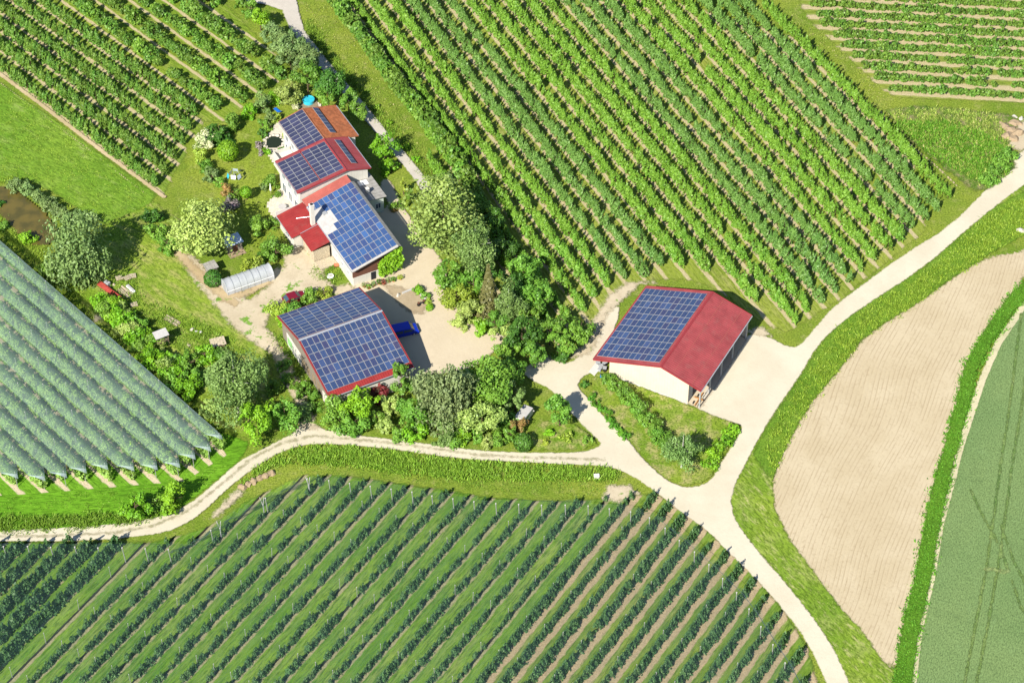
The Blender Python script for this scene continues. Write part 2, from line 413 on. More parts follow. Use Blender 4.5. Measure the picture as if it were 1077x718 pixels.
# ------------------------------------------------------------------ ground sheets
def poly_sd(P, poly):
    """signed distance, positive inside"""
    P = np.asarray(P); n = len(poly); best = np.full(len(P), 1e9); inside = np.zeros(len(P), bool)
    for i in range(n):
        a = poly[i]; b = poly[(i + 1) % n]; ab = b - a; ap = P - a
        t = np.clip((ap @ ab) / max(ab @ ab, 1e-9), 0, 1)
        d = np.hypot(*(ap - t[:, None] * ab).T); best = np.minimum(best, d)
        c = ((a[1] > P[:, 1]) != (b[1] > P[:, 1]))
        with np.errstate(divide='ignore', invalid='ignore'):
            xi = (b[0] - a[0]) * (P[:, 1] - a[1]) / (b[1] - a[1]) + a[0]
        inside ^= c & (P[:, 0] < xi)
    return np.where(inside, best, -best)

def smooth_poly(poly, it=2):
    p = np.asarray(poly, float)
    for _ in range(it):
        q = np.roll(p, -1, 0); p = np.stack([0.75 * p + 0.25 * q, 0.25 * p + 0.75 * q], 1).reshape(-1, 2)
    return p

ZL = [0.0]
def sheet(name, polys, mat, cell=0.6, margin=0.9, kind='structure', label=None, z=None, zfun=None):
    if z is None:
        ZL[0] += 0.012; z = ZL[0]
    if not isinstance(polys, list): polys = [polys]
    allp = np.vstack(polys); lo = allp.min(0) - margin - cell; hi = allp.max(0) + margin + cell
    nx = int((hi[0] - lo[0]) / cell) + 2; ny = int((hi[1] - lo[1]) / cell) + 2
    X, Y = np.meshgrid(lo[0] + np.arange(nx) * cell, lo[1] + np.arange(ny) * cell)
    P = np.stack([X.ravel(), Y.ravel()], 1)
    sd = np.full(len(P), -1e9)
    for p in polys: sd = np.maximum(sd, poly_sd(P, p))
    idx = np.arange(nx * ny).reshape(ny, nx)
    Q = np.stack([idx[:-1, :-1], idx[:-1, 1:], idx[1:, 1:], idx[1:, :-1]], -1).reshape(-1, 4)
    keep = sd[Q].max(1) > -margin
    Q = Q[keep]; used, inv = np.unique(Q, return_inverse=True); Q = inv.reshape(-1, 4)
    Pz = np.full(len(used), z)
    if zfun is not None: Pz = Pz + zfun(P[used], sd[used])
    V = np.column_stack([P[used], Pz])
    me = raw_mesh(name, V, Q, [mat], attrs={'sd': sd[used]})
    o = link(name, me); o['kind'] = kind
    if label: o['label'] = label
    return o

def ribbon(px, wid, h=0.0, world=False):
    """polyline -> polygon of given width (metres)"""
    p = np.asarray(px, float) if world else GP(px)
    t = np.gradient(p, axis=0); t /= np.hypot(*t.T)[:, None]
    n = np.stack([-t[:, 1], t[:, 0]], 1)
    w = np.broadcast_to(np.asarray(wid, float), (len(p),))[:, None] / 2
    return np.vstack([p + n * w, (p - n * w)[::-1]])

# base meadow to the horizon
gm = grass_mat('meadow_grass', (0.120, 0.235, 0.024), (0.205, 0.300, 0.040), (0.36, 0.35, 0.12), 0.3)
g = 3000.0
xs = np.concatenate([[-g, -600], np.linspace(-160, 160, 33), [600, g]]); ys = np.concatenate([[-g, -500], np.linspace(-160, 260, 43), [700, g]])
X, Y = np.meshgrid(xs, ys); idx = np.arange(X.size).reshape(X.shape)
Q = np.stack([idx[:-1, :-1], idx[:-1, 1:], idx[1:, 1:], idx[1:, :-1]], -1).reshape(-1, 4)
tag(link('ground', raw_mesh('ground', np.column_stack([X.ravel(), Y.ravel(), np.zeros(X.size)]), Q, [gm])), kind='structure')

SOIL, SOIL2 = (0.50, 0.42, 0.25), (0.38, 0.32, 0.18)
# orchard geometry: azimuth of rows, spacing, position of one row
def rowdef(az, sp, px, h=0.0, shift=0.3):
    return dict(az=az, sp=sp, n0=float(G(*px, h)[:2] @ nrm(az)) + shift)
R_MID = rowdef(-63.55, 3.405, (426.5, 0), 0, 0.35)
R_TL = dict(az=-46.0, sp=3.52, n0=-18.3)
R_BUSH = dict(az=-46.6, sp=4.87, n0=2.35)
R_TR = rowdef(-5.3, 3.14, (1077, 105.5), 0, 0.6)
R_S = rowdef(57.4, 3.06, (66.2, 684.8), 0, 0.0)
R_NET = dict(az=-47.4, sp=2.86, n0=-62.15)

P_MID = GP([(350, -6), (796, -6), (1016, 208), (838, 352), (800, 340), (745, 296), (686, 292), (650, 306), (628, 350), (604, 376), (560, 366), (500, 290), (488, 214), (466, 160), (440, 124), (417, 98), (390, 62), (366, 26)])
P_TL = GP([(-10, 72), (-10, -8), (232, -8), (292, 72), (300, 96), (262, 112), (232, 128), (196, 150), (180, 190), (172, 206), (160, 204)])
P_TR = GP([(836, -8), (1110, -8), (1110, 110), (943, 103), (925, 92), (850, 20)])
P_S = GP([(-20, 571), (60, 570), (160, 571), (215, 556), (262, 526), (318, 500), (360, 500), (430, 510), (520, 524), (600, 528), (650, 522), (690, 520), (722, 540), (752, 566), (792, 604), (822, 640), (848, 680), (866, 740), (-40, 760)])
P_NET = GP([(-60, 214), (0, 264), (51, 312), (103, 357), (171, 417), (240, 478), (225, 487), (209, 497), (196, 506), (171, 508), (148, 510), (124, 512), (100, 514), (75, 516), (51, 518), (26, 520), (-60, 524)])
P_TIPS = P_NET

mm = grass_mat('orchard_alley_grass', (0.150, 0.250, 0.030), (0.240, 0.330, 0.055), (0.36, 0.34, 0.13), 0.35, az=-63.5, stretch=4, rows=(-63.55, R_MID['sp'], R_MID['n0'] - 0.4, 0.75, SOIL, SOIL2), edge=(0.9, 0.3))
sheet('field_orchard_middle', smooth_poly(P_MID, 1), mm, 1.0)
mt = grass_mat('orchard_alley_grass_upper', (0.105, 0.225, 0.022), (0.190, 0.310, 0.036), (0.34, 0.34, 0.12), 0.3, az=-46, stretch=4, rows=(-46.0, R_TL['sp'], R_TL['n0'] - 0.5, 0.8, SOIL, SOIL2), edge=(0.8, 0.3))
# slender rows part of the upper-left orchard
nTL = nrm(-46.0)
P_TLa = GP([(-10, 70), (-10, -8), (48, -8), (214, 128), (206, 150), (186, 176), (172, 206), (160, 203)])
mb = grass_mat('orchard_alley_grass_wide', (0.115, 0.235, 0.022), (0.200, 0.315, 0.036), (0.36, 0.34, 0.12), 0.3, az=-46, stretch=4, rows=(-46.6, R_BUSH['sp'], R_BUSH['n0'] - 1.1, 0.6, SOIL, SOIL2), edge=(0.8, 0.3))
P_TLb = GP([(40, -8), (226, -8), (306, 76), (268, 108), (236, 128), (214, 128)])
sheet('field_orchard_wide_rows', P_TLb, mb, 1.0)
sheet('field_orchard_upper', P_TLa, mt, 1.0)
mtr = grass_mat('orchard_alley_grass_far', (0.135, 0.235, 0.030), (0.215, 0.310, 0.045), (0.40, 0.36, 0.15), 0.4, az=-5, stretch=4, rows=(-5.3, R_TR['sp'], R_TR['n0'] - 0.55, 1.5, SOIL, SOIL2), edge=(0.9, 0.3))
sheet('field_orchard_far', P_TR, mtr, 1.0)
ms = grass_mat('netted_alley_grass', (0.074, 0.215, 0.020), (0.160, 0.310, 0.034), (0.29, 0.33, 0.10), 0.35, az=57.4, stretch=6, rows=(57.4, R_S['sp'], R_S['n0'] - 0.35, 0.6, (0.38, 0.34, 0.19), (0.25, 0.23, 0.12)), edge=(0.6, 0.3), dark_strip=(0.32, 0.17))
sheet('field_orchard_south', P_S, ms, 1.0)
def clip_half(poly, n, c):
    out = []
    for a, b in zip(poly, np.roll(poly, -1, 0)):
        da, db = a @ n - c, b @ n - c
        if da <= 0: out.append(a)
        if da * db < 0: out.append(a + (b - a) * da / (da - db))
    return np.array(out)
ms2 = grass_mat('netted_alley_grass_right', (0.085, 0.205, 0.022), (0.165, 0.285, 0.036), (0.29, 0.32, 0.10), 0.4, az=57.4, stretch=6, rows=(57.4, R_S['sp'], R_S['n0'] - 0.75, 1.25, (0.46, 0.36, 0.22), (0.34, 0.26, 0.155)), edge=(0.6, 0.3))
sheet('field_orchard_south_right', clip_half(P_S, nrm(57.4), R_S['n0'] - 18.1 * R_S['sp']), ms2, 1.0)
mn = grass_mat('lawn_and_netted_rows', (0.085, 0.260, 0.014), (0.125, 0.330, 0.020), (0.2, 0.36, 0.04), 0.12, az=-46, stretch=3, rows=(-47.4, R_NET['sp'], R_NET['n0'] - 0.45, 0.9, (0.58, 0.49, 0.34), (0.48, 0.39, 0.26)), edge=(0.1, 0.1))
lawn = grass_mat('bright_lawn', (0.085, 0.265, 0.014), (0.125, 0.335, 0.020), (0.2, 0.36, 0.04), 0.1, az=3, stretch=5, edge=(0.6, 0.3))
sheet('field_lawn_strip', GP([(-40, 500), (60, 500), (150, 480), (236, 455), (262, 466), (252, 484), (224, 508), (196, 530), (166, 545), (133, 551), (83, 555), (0, 560), (-40, 560)]), lawn, 1.0)
sheet('field_orchard_netted', P_NET, mn, 1.0)

# meadow top left, ploughed field, wheat
mtm = grass_mat('streaky_meadow', (0.105, 0.255, 0.022), (0.160, 0.310, 0.034), (0.40, 0.42, 0.16), 0.22, az=-38, stretch=3.5, edge=(0.5, 0.3))
sheet('meadow', GP([(-20, 80), (0, 88), (60, 128), (150, 196), (164, 205), (150, 228), (118, 240), (92, 226), (60, 205), (30, 190), (0, 192), (-20, 192)]), mtm, 1.0)
garden = grass_mat('garden_lawn', (0.150, 0.265, 0.026), (0.215, 0.310, 0.042), (0.36, 0.36, 0.12), 0.3, edge=(0.7, 0.3))
sheet('garden_lawn', GP([(196, 150), (236, 128), (270, 104), (300, 96), (318, 120), (296, 130), (290, 172), (288, 196), (285, 216), (292, 240), (300, 262), (278, 290), (246, 268), (236, 240), (222, 200), (196, 186)]), garden, 0.8)
rough = grass_mat('rough_yard_grass', (0.120, 0.260, 0.020), (0.210, 0.330, 0.040), (0.42, 0.38, 0.14), 0.45, az=-40, stretch=2.5, edge=(0.8, 0.3))
sheet('rough_grass_field', GP([(112, 236), (165, 212), (200, 280), (230, 302), (262, 330), (280, 370), (290, 420), (300, 450), (262, 462), (235, 455), (100, 345), (80, 300)]), rough, 0.8)

plough = soil_mat('harrowed_soil', (0.47, 0.36, 0.235), (0.42, 0.315, 0.20), (0.24, 0.165, 0.10), az=0, lines=0.0, edge=(0.35, 0.12))
dpl = G(905, 640)[:2] - G(1045, 285)[:2]; azpl = math.degrees(math.atan2(dpl[1], dpl[0]))
plough = soil_mat('harrowed_soil', (0.51, 0.425, 0.285), (0.465, 0.38, 0.245), (0.27, 0.195, 0.115), mottle=0.1, az=azpl, lines=0.5, sp=0.62, edge=(1.1, 0.3), green=(0.13, 0.25, 0.03), gamt=-0.04)
PL = [(1037, 272), (1060, 268), (1090, 262), (1092, 284), (1076, 290), (1068, 310), (1050, 343), (1034, 367), (1017, 390), (1007, 427), (1000, 453), (992, 480), (980, 528), (970, 571), (964, 605), (954, 652), (947, 695), (938, 703), (924, 691), (907, 665), (884, 641), (860, 608), (830, 568), (814, 535), (812, 505), (824, 475), (850, 427), (884, 387), (904, 360), (930, 340), (964, 320), (994, 298), (1017, 283)]
sheet('field_ploughed', smooth_poly(GP(PL), 1), plough, 0.8)
wheat = grass_mat('wheat_green', (0.130, 0.250, 0.090), (0.165, 0.285, 0.105), (0.22, 0.33, 0.13), 0.2, az=72, stretch=2.0, edge=(0.15, 0.08), fine=1.6, patch=0.05)
WL = [(1125, 290), (1095, 305), (1077, 323), (1050, 363), (1034, 400), (1024, 430), (1010, 473), (1004, 498), (990, 551), (980, 611), (967, 665), (960, 725), (958, 760), (1130, 760)]
cream = soil_mat('dry_field_margin', (0.56, 0.50, 0.33), (0.48, 0.44, 0.27), (0.25, 0.24, 0.12), edge=(0.35, 0.12))
sheet('field_margin_path', ribbon(WL[1:13], 1.4), cream, 0.5)
sheet('field_wheat', GP([(x + 3, y) for x, y in WL]), wheat, 1.2)
tram = grass_mat('tramline_green', (0.085, 0.185, 0.05), (0.140, 0.240, 0.07), (0.26, 0.33, 0.12), 0.4, edge=(0.35, 0.12))
tr2 = grass_mat('flattened_wheat', (0.200, 0.315, 0.115), (0.230, 0.340, 0.125), (0.3, 0.38, 0.17), 0.3, edge=(0.9, 0.3))
sheet('wheel_track_in_wheat', [ribbon(q, 0.42) for q in ([(1074, 330), (1066, 395), (1060, 440), (1054, 478), (1045, 545), (1037, 600), (1024, 668), (1012, 730)], [(1086, 330), (1079, 395), (1074, 430), (1066, 478), (1057, 545), (1049, 600), (1037, 668), (1025, 730)],
    [(1020, 515), (1036, 548), (1052, 575), (1060, 600)], [(1052, 552), (1066, 590), (1082, 622)], [(1064, 610), (1074, 640), (1084, 655)])], tram, 0.35, 0.3)
sheet('flattened_wheat_path', [ribbon([(1034, 598), (1048, 600), (1062, 602)], 0.5)], tr2, 0.35, 0.5)

verge = grass_mat('verge_grass', (0.115, 0.245, 0.022), (0.185, 0.310, 0.034), (0.60, 0.50, 0.27), 0.30, az=-55, stretch=3.0, midsc=1.5, edge=(0.5, 0.25))
RVg = GP([(1100, 190), (1040, 222), (1019, 241), (970, 283), (917, 317), (884, 340), (862, 364), (842, 397), (826, 420), (806, 450), (792, 478), (806, 500), (812, 505), (824, 475), (850, 427), (884, 387), (904, 360), (930, 340), (964, 320), (994, 298), (1017, 283), (1050, 262), (1100, 236)])
VP = [(1077, 193), (1037, 222), (1019, 240), (970, 283), (917, 317), (884, 340), (860, 363), (840, 397), (824, 420), (804, 450), (789, 478), (767, 521), (772, 548), (797, 581), (824, 611), (851, 645), (874, 678), (893, 720), (900, 740), (950, 740), (954, 700), (938, 705), (924, 691), (907, 665), (884, 641), (860, 608), (830, 568), (814, 535), (812, 505), (824, 475), (850, 427), (884, 387), (904, 360), (930, 340), (964, 320), (994, 298), (1017, 283), (1050, 262), (1090, 240)]
sheet('verge_field', GP(VP), verge, 0.8)
vg2 = grass_mat('lush_verge', (0.085, 0.215, 0.018), (0.140, 0.280, 0.028), (0.24, 0.30, 0.06), 0.25, edge=(0.6, 0.3))
sheet('verge_upper', RVg, vg2, 0.7)

# gravel roads and yards
grav = soil_mat('pale_gravel', (0.60, 0.54, 0.415), (0.545, 0.485, 0.365), (0.42, 0.355, 0.26), mottle=0.15, edge=(0.3, 0.15), pebble=0.3)
dirt = soil_mat('dirt_track', (0.54, 0.46, 0.33), (0.48, 0.40, 0.275), (0.28, 0.22, 0.14), edge=(1.1, 0.5), green=(0.11, 0.21, 0.025), gamt=0.12)
RD = [(1100, 140), (1077, 157), (1040, 198), (998, 240), (951, 268), (904, 303), (877, 323), (858, 345), (840, 366), (828, 366), (812, 357), (792, 350), (778, 362), (752, 404), (732, 420), (726, 428), (757, 441), (779, 447), (781, 452), (764, 479), (750, 503), (740, 511), (723, 514), (709, 510), (697, 503), (675, 483), (661, 464), (637, 442), (620, 421), (606, 408), (612, 396), (626, 392), (634, 378), (655, 322), (640, 325), (622, 360), (606, 380), (590, 384), (575, 372), (562, 380), (548, 392), (562, 402), (580, 410), (592, 426), (604, 438), (612, 447), (632, 466), (632, 470), (612, 477), (560, 477), (501, 475), (437, 466), (394, 461), (351, 455), (334, 450), (325, 444), (316, 446), (310, 456), (290, 466), (267, 478), (253, 485), (227, 508), (200, 531), (167, 545), (133, 551), (83, 555), (0, 559), (-30, 559),
      (-30, 570), (0, 570), (100, 569), (160, 563), (187, 556), (213, 540), (240, 513), (267, 493), (287, 480), (305, 472), (330, 467), (373, 469), (415, 473), (480, 483), (560, 487), (600, 489), (641, 491), (666, 501), (694, 521), (717, 540), (744, 558), (767, 582), (801, 615), (827, 645), (851, 678), (869, 718), (880, 745), (902, 745), (893, 718), (874, 678), (851, 645), (824, 611), (797, 581), (772, 548), (767, 521), (789, 478), (804, 450), (824, 420), (840, 397), (860, 363), (884, 340), (917, 317), (970, 283), (1019, 240), (1050, 215), (1077, 195), (1100, 175)]
sheet('road', smooth_poly(GP(RD), 1), grav, 0.5, 0.8)
sheet('dirt_track_road', [GP(q) for q in ([(318, 452), (312, 425), (296, 395), (286, 372), (262, 358), (240, 338), (222, 316), (200, 290), (190, 268), (200, 268), (228, 294), (262, 316), (272, 312), (290, 300), (316, 292), (335, 290), (352, 302), (366, 300), (378, 306), (345, 318), (318, 316), (300, 318), (284, 330), (278, 344), (290, 358), (302, 378), (316, 404), (326, 430), (336, 452)],
     [(262, 318), (284, 300), (280, 290), (290, 284), (300, 282), (300, 262), (312, 258), (322, 262), (335, 275), (344, 300), (300, 318)])], dirt, 0.5, 1.6)
cl = soil_mat('worn_lane_centre', (0.40, 0.36, 0.24), (0.34, 0.32, 0.18), (0.2, 0.18, 0.1), edge=(0.7, 0.45), green=(0.16, 0.25, 0.04), gamt=0.05)
sheet('wheel_track_centre', ribbon([(0, 565), (60, 564), (120, 561), (160, 554), (196, 539), (228, 514), (262, 485), (296, 467), (330, 459), (394, 465), (437, 470), (501, 479), (560, 482), (600, 483), (636, 484)], 0.10), cl, 0.3, 0.4)
mud = soil_mat('worn_earth', (0.47, 0.37, 0.22), (0.40, 0.30, 0.17), (0.26, 0.18, 0.1), edge=(0.9, 0.4), green=(0.12, 0.24, 0.025), gamt=0.1)
sheet('worn_path', [ribbon([(176, 252), (196, 276), (222, 302), (250, 322)], 1.6), ribbon([(232, 316), (262, 308), (284, 296)], 1.4), GP([(186, 238), (204, 262), (200, 270), (182, 254)])], mud, 0.5, 1.2)
nar = soil_mat('narrow_worn_line', (0.52, 0.41, 0.26), (0.44, 0.35, 0.2), (0.3, 0.22, 0.12), edge=(0.22, 0.1))
sheet('narrow_path', [ribbon([(-4, 76), (50, 116), (110, 162), (174, 209)], 0.75), ribbon([(-4, 85), (40, 118), (100, 164), (152, 204)], 0.16), ribbon([(926, 118), (938, 138), (980, 172), (1008, 198)], 0.3)], nar, 0.4, 0.5)
sheet('bare_earth_path', [GP(q) for q in ([(640, 512), (662, 512), (672, 520), (650, 530), (634, 524)], [(226, 540), (250, 516), (256, 519), (238, 536), (224, 546)], [(100, 330), (110, 336), (100, 340)], [(785, 350), (800, 345), (812, 354), (800, 354)], [(1050, 142), (1068, 132), (1090, 124), (1090, 150), (1074, 160), (1058, 155)], [(690, 298), (672, 300), (640, 330), (622, 372), (600, 378), (618, 350), (640, 312), (660, 298)])], dirt, 0.5, 1.2)
yardm = soil_mat('yard_concrete', (0.56, 0.475, 0.345), (0.52, 0.435, 0.31), (0.44, 0.36, 0.25), edge=(0.5, 0.25), pebble=0.25)
sheet('yard', smooth_poly(GP([(376, 303), (372, 294), (384, 290), (390, 280), (396, 262), (384, 238), (388, 224), (404, 222), (410, 214), (400, 200), (402, 190), (410, 190), (420, 214), (436, 236), (446, 258), (460, 266), (470, 288), (474, 312), (487, 327), (490, 340), (512, 350), (535, 353), (534, 366), (516, 372), (504, 384), (480, 392), (440, 396), (430, 402), (330, 360), (360, 310)]), 1), yardm, 0.5, 0.8)
lanem = soil_mat('lane_concrete', (0.52, 0.47, 0.40), (0.47, 0.43, 0.37), (0.33, 0.29, 0.24), edge=(0.3, 0.15), pebble=0.3)
sheet('lane_path', [ribbon([(302, -4), (306, 14), (314, 36), (330, 56), (352, 82), (378, 112), (404, 144), (428, 172), (444, 192), (452, 210)], [3.2, 3.0, 2.4, 2.2, 2.1, 2.0, 1.9, 1.9, 1.9, 1.7]), GP([(245, -6), (312, -6), (309, 10), (296, 12), (280, 6), (262, 4)])], lanem, 0.45, 0.6)
patio = plain_mat('patio_paving', (0.58, 0.52, 0.42), 0.9, 0.15, var=0.15, vs=2.5)
sheet('patio_pavement', [GP([(281, 216), (300, 196), (318, 206), (320, 218), (290, 232)]), GP([(279, 150), (292, 130), (318, 160), (316, 178), (292, 176), (284, 164)]), GP([(318, 112), (330, 108), (338, 112), (334, 118), (322, 117)])], patio, 0.4, 0.0, z=0.20)
yd2 = soil_mat('stained_yard', (0.42, 0.34, 0.23), (0.36, 0.28, 0.18), (0.22, 0.16, 0.1), edge=(1.0, 0.5))
sheet('stained_yard', GP([(402, 300), (424, 304), (440, 310), (450, 322), (444, 332), (428, 328), (416, 316)]), yd2, 0.5, 0.6)
aw = [(0.9, 9.2), (19.0, 9.2), (19.0, -7.2), (0.5, -7.2)]
sheet('barn_floor', np.array([np.array([23.98, -12.90]) + drn(61.7) * a_ + nrm(61.7) * b_ for a_, b_ in aw]), yardm, 0.8, 0.3)
# pond
wm, t = newmat('brown_pond_water'); k = N(t); co = k.coord()
k.out(k.bsdf(k.mix(k.smooth(k.noise(co, 0.4, 3), 0.35, 0.65), (0.135, 0.105, 0.026), (0.080, 0.070, 0.020)), 0.06, 0.5))
sheet('pond_water', smooth_poly(GP([(-14, 196), (4, 199), (22, 206), (42, 222), (58, 240), (60, 252), (40, 262), (20, 245), (5, 226), (-14, 218)]), 2), wm, 0.5, 0.0)
wm2, t = newmat('dark_garden_pond'); k = N(t); k.out(k.bsdf((0.02, 0.028, 0.012), 0.08, 0.5))
sheet('garden_pond_water', smooth_poly(GP([(279.5, 151), (283, 146), (290, 144), (296, 146), (296.5, 151), (291, 156), (284, 157)]), 2), wm2, 0.3, 0.0, z=0.24)
# stone rim of the garden pond + wild triangle
wild = grass_mat('wild_growth', (0.060, 0.160, 0.018), (0.120, 0.220, 0.030), (0.34, 0.27, 0.15), 0.5, edge=(1.0, 0.5))
sheet('wild_field', GP([(930, 118), (960, 113), (1000, 116), (1060, 122), (1072, 130), (1060, 150), (1068, 176), (1040, 200), (1024, 202), (990, 176), (948, 142)]), wild, 0.8)
isl = grass_mat('traffic_island_grass', (0.105, 0.240, 0.018), (0.185, 0.300, 0.032), (0.45, 0.38, 0.17), 0.5, edge=(0.5, 0.2))
sheet('verge_by_barn_field', [GP([(626, 396), (634, 392), (640, 396), (724, 427), (756, 441), (778, 448), (762, 478), (748, 502), (738, 509), (722, 512), (708, 508), (696, 501), (676, 481), (662, 462), (640, 440), (622, 416)]), GP([(548, 470), (572, 444), (600, 446), (616, 456), (628, 468), (612, 474), (560, 474)])], isl, 0.5, 0.6)

# ------------------------------------------------------------------ foliage
def quads(P, Nv, size, asp=1.0, up=None, jit=0.6, r=rng):
    """one quad per point; Nv outward normals"""
    n = len(P)
    Nn = Nv + r.normal(0, jit, (n, 3)); Nn /= np.linalg.norm(Nn, axis=1)[:, None] + 1e-9
    t = r.normal(0, 1, (n, 3)) if up is None else np.tile(np.array(up, float), (n, 1)) + r.normal(0, 0.25, (n, 3))
    t -= (t * Nn).sum(1)[:, None] * Nn; t /= np.linalg.norm(t, axis=1)[:, None] + 1e-9
    b = np.cross(Nn, t)
    s = (size * r.uniform(0.6, 1.35, n))[:, None] / 2
    t = t * s * asp; b = b * s
    # leaf-spray shape: a kite, not a square
    V = np.stack([P - t, P + b * 0.9 - t * 0.1, P + t, P - b * 0.9 + t * 0.15], 1).reshape(-1, 3)
    F = np.arange(4 * n).reshape(-1, 4)
    return V, F

def sph(n, r=rng):
    v = r.normal(0, 1, (n, 3)); return v / np.linalg.norm(v, axis=1)[:, None]

def crown(R, zs, size, dens=1.0, nb=None, kind='tree', r=rng):
    """leaves on lumps spread over an ellipsoid crown centred at the origin"""
    area = 4 * math.pi * R * R * (0.5 + 0.5 * zs)
    n = int(area * 3.1 * dens / size ** 2)
    if nb is None: nb = int(10 + R * R * 1.6)
    c = sph(nb, r) * (r.uniform(0.45, 0.86, nb) * R)[:, None]
    br = r.uniform(0.16, 0.44, nb) * R * (1.15 if R < 2 else 0.85)
    c[:, 2] = np.where(c[:, 2] < -0.55 * R, -0.4 * R, c[:, 2]) * zs
    w = br ** 2 / (br ** 2).sum(); k = r.choice(nb, n, p=w)
    d = sph(n, r); rad_ = br[k] * r.uniform(0.55, 1.12, n)
    P = c[k] + d * rad_[:, None]
    ph = r.uniform(0, 6.28, 4); u = P / R
    g = 1 + 0.16 * np.sin(2.3 * u[:, 0] + ph[0]) * np.cos(2.1 * u[:, 1] + ph[1]) + 0.12 * np.sin(4.6 * u[:, 1] + 3.1 * u[:, 2] + ph[2]) + 0.08 * np.sin(6.1 * u[:, 0] - 4.2 * u[:, 2] + ph[3])
    ax = np.array([r.uniform(0.88, 1.14), r.uniform(0.88, 1.14), r.uniform(0.92, 1.12)])
    P = P * g[:, None] * ax
    Nv = d * 1.0 + np.array([0, 0, 0.35])
    out = P / (R * np.array([1, 1, zs]) * 1.05)
    tint = np.clip(r.uniform(0, 1, n) * 0.6 + (k * 0.618 % 1.0) * 0.4, 0, 1)
    return P, Nv, tint

def trunk_mesh(h, r0, hc, R, mat, limbs=5, lean=0.0, r=rng):
    m = MB(); pts = [Vector((0, 0, -0.1)), Vector((lean * 0.3, 0.05, h * 0.35)), Vector((lean, 0.1, h * 0.75)), Vector((lean, 0.0, h))]
    for i in range(3): m.cyl(pts[i], pts[i + 1], r0 * (1 - 0.28 * i), r0 * (0.72 - 0.28 * i) if i < 2 else r0 * 0.1, mat, 7)
    for i in range(limbs):
        a = i * 2.4 + r.uniform(0, 1); z0 = h * r.uniform(0.35, 0.7); e = R * r.uniform(0.45, 0.75)
        m.cyl((lean * z0 / h, 0, z0), (math.cos(a) * e, math.sin(a) * e, z0 + R * r.uniform(0.25, 0.6)), r0 * 0.42, r0 * 0.08, mat, 5)
    return m

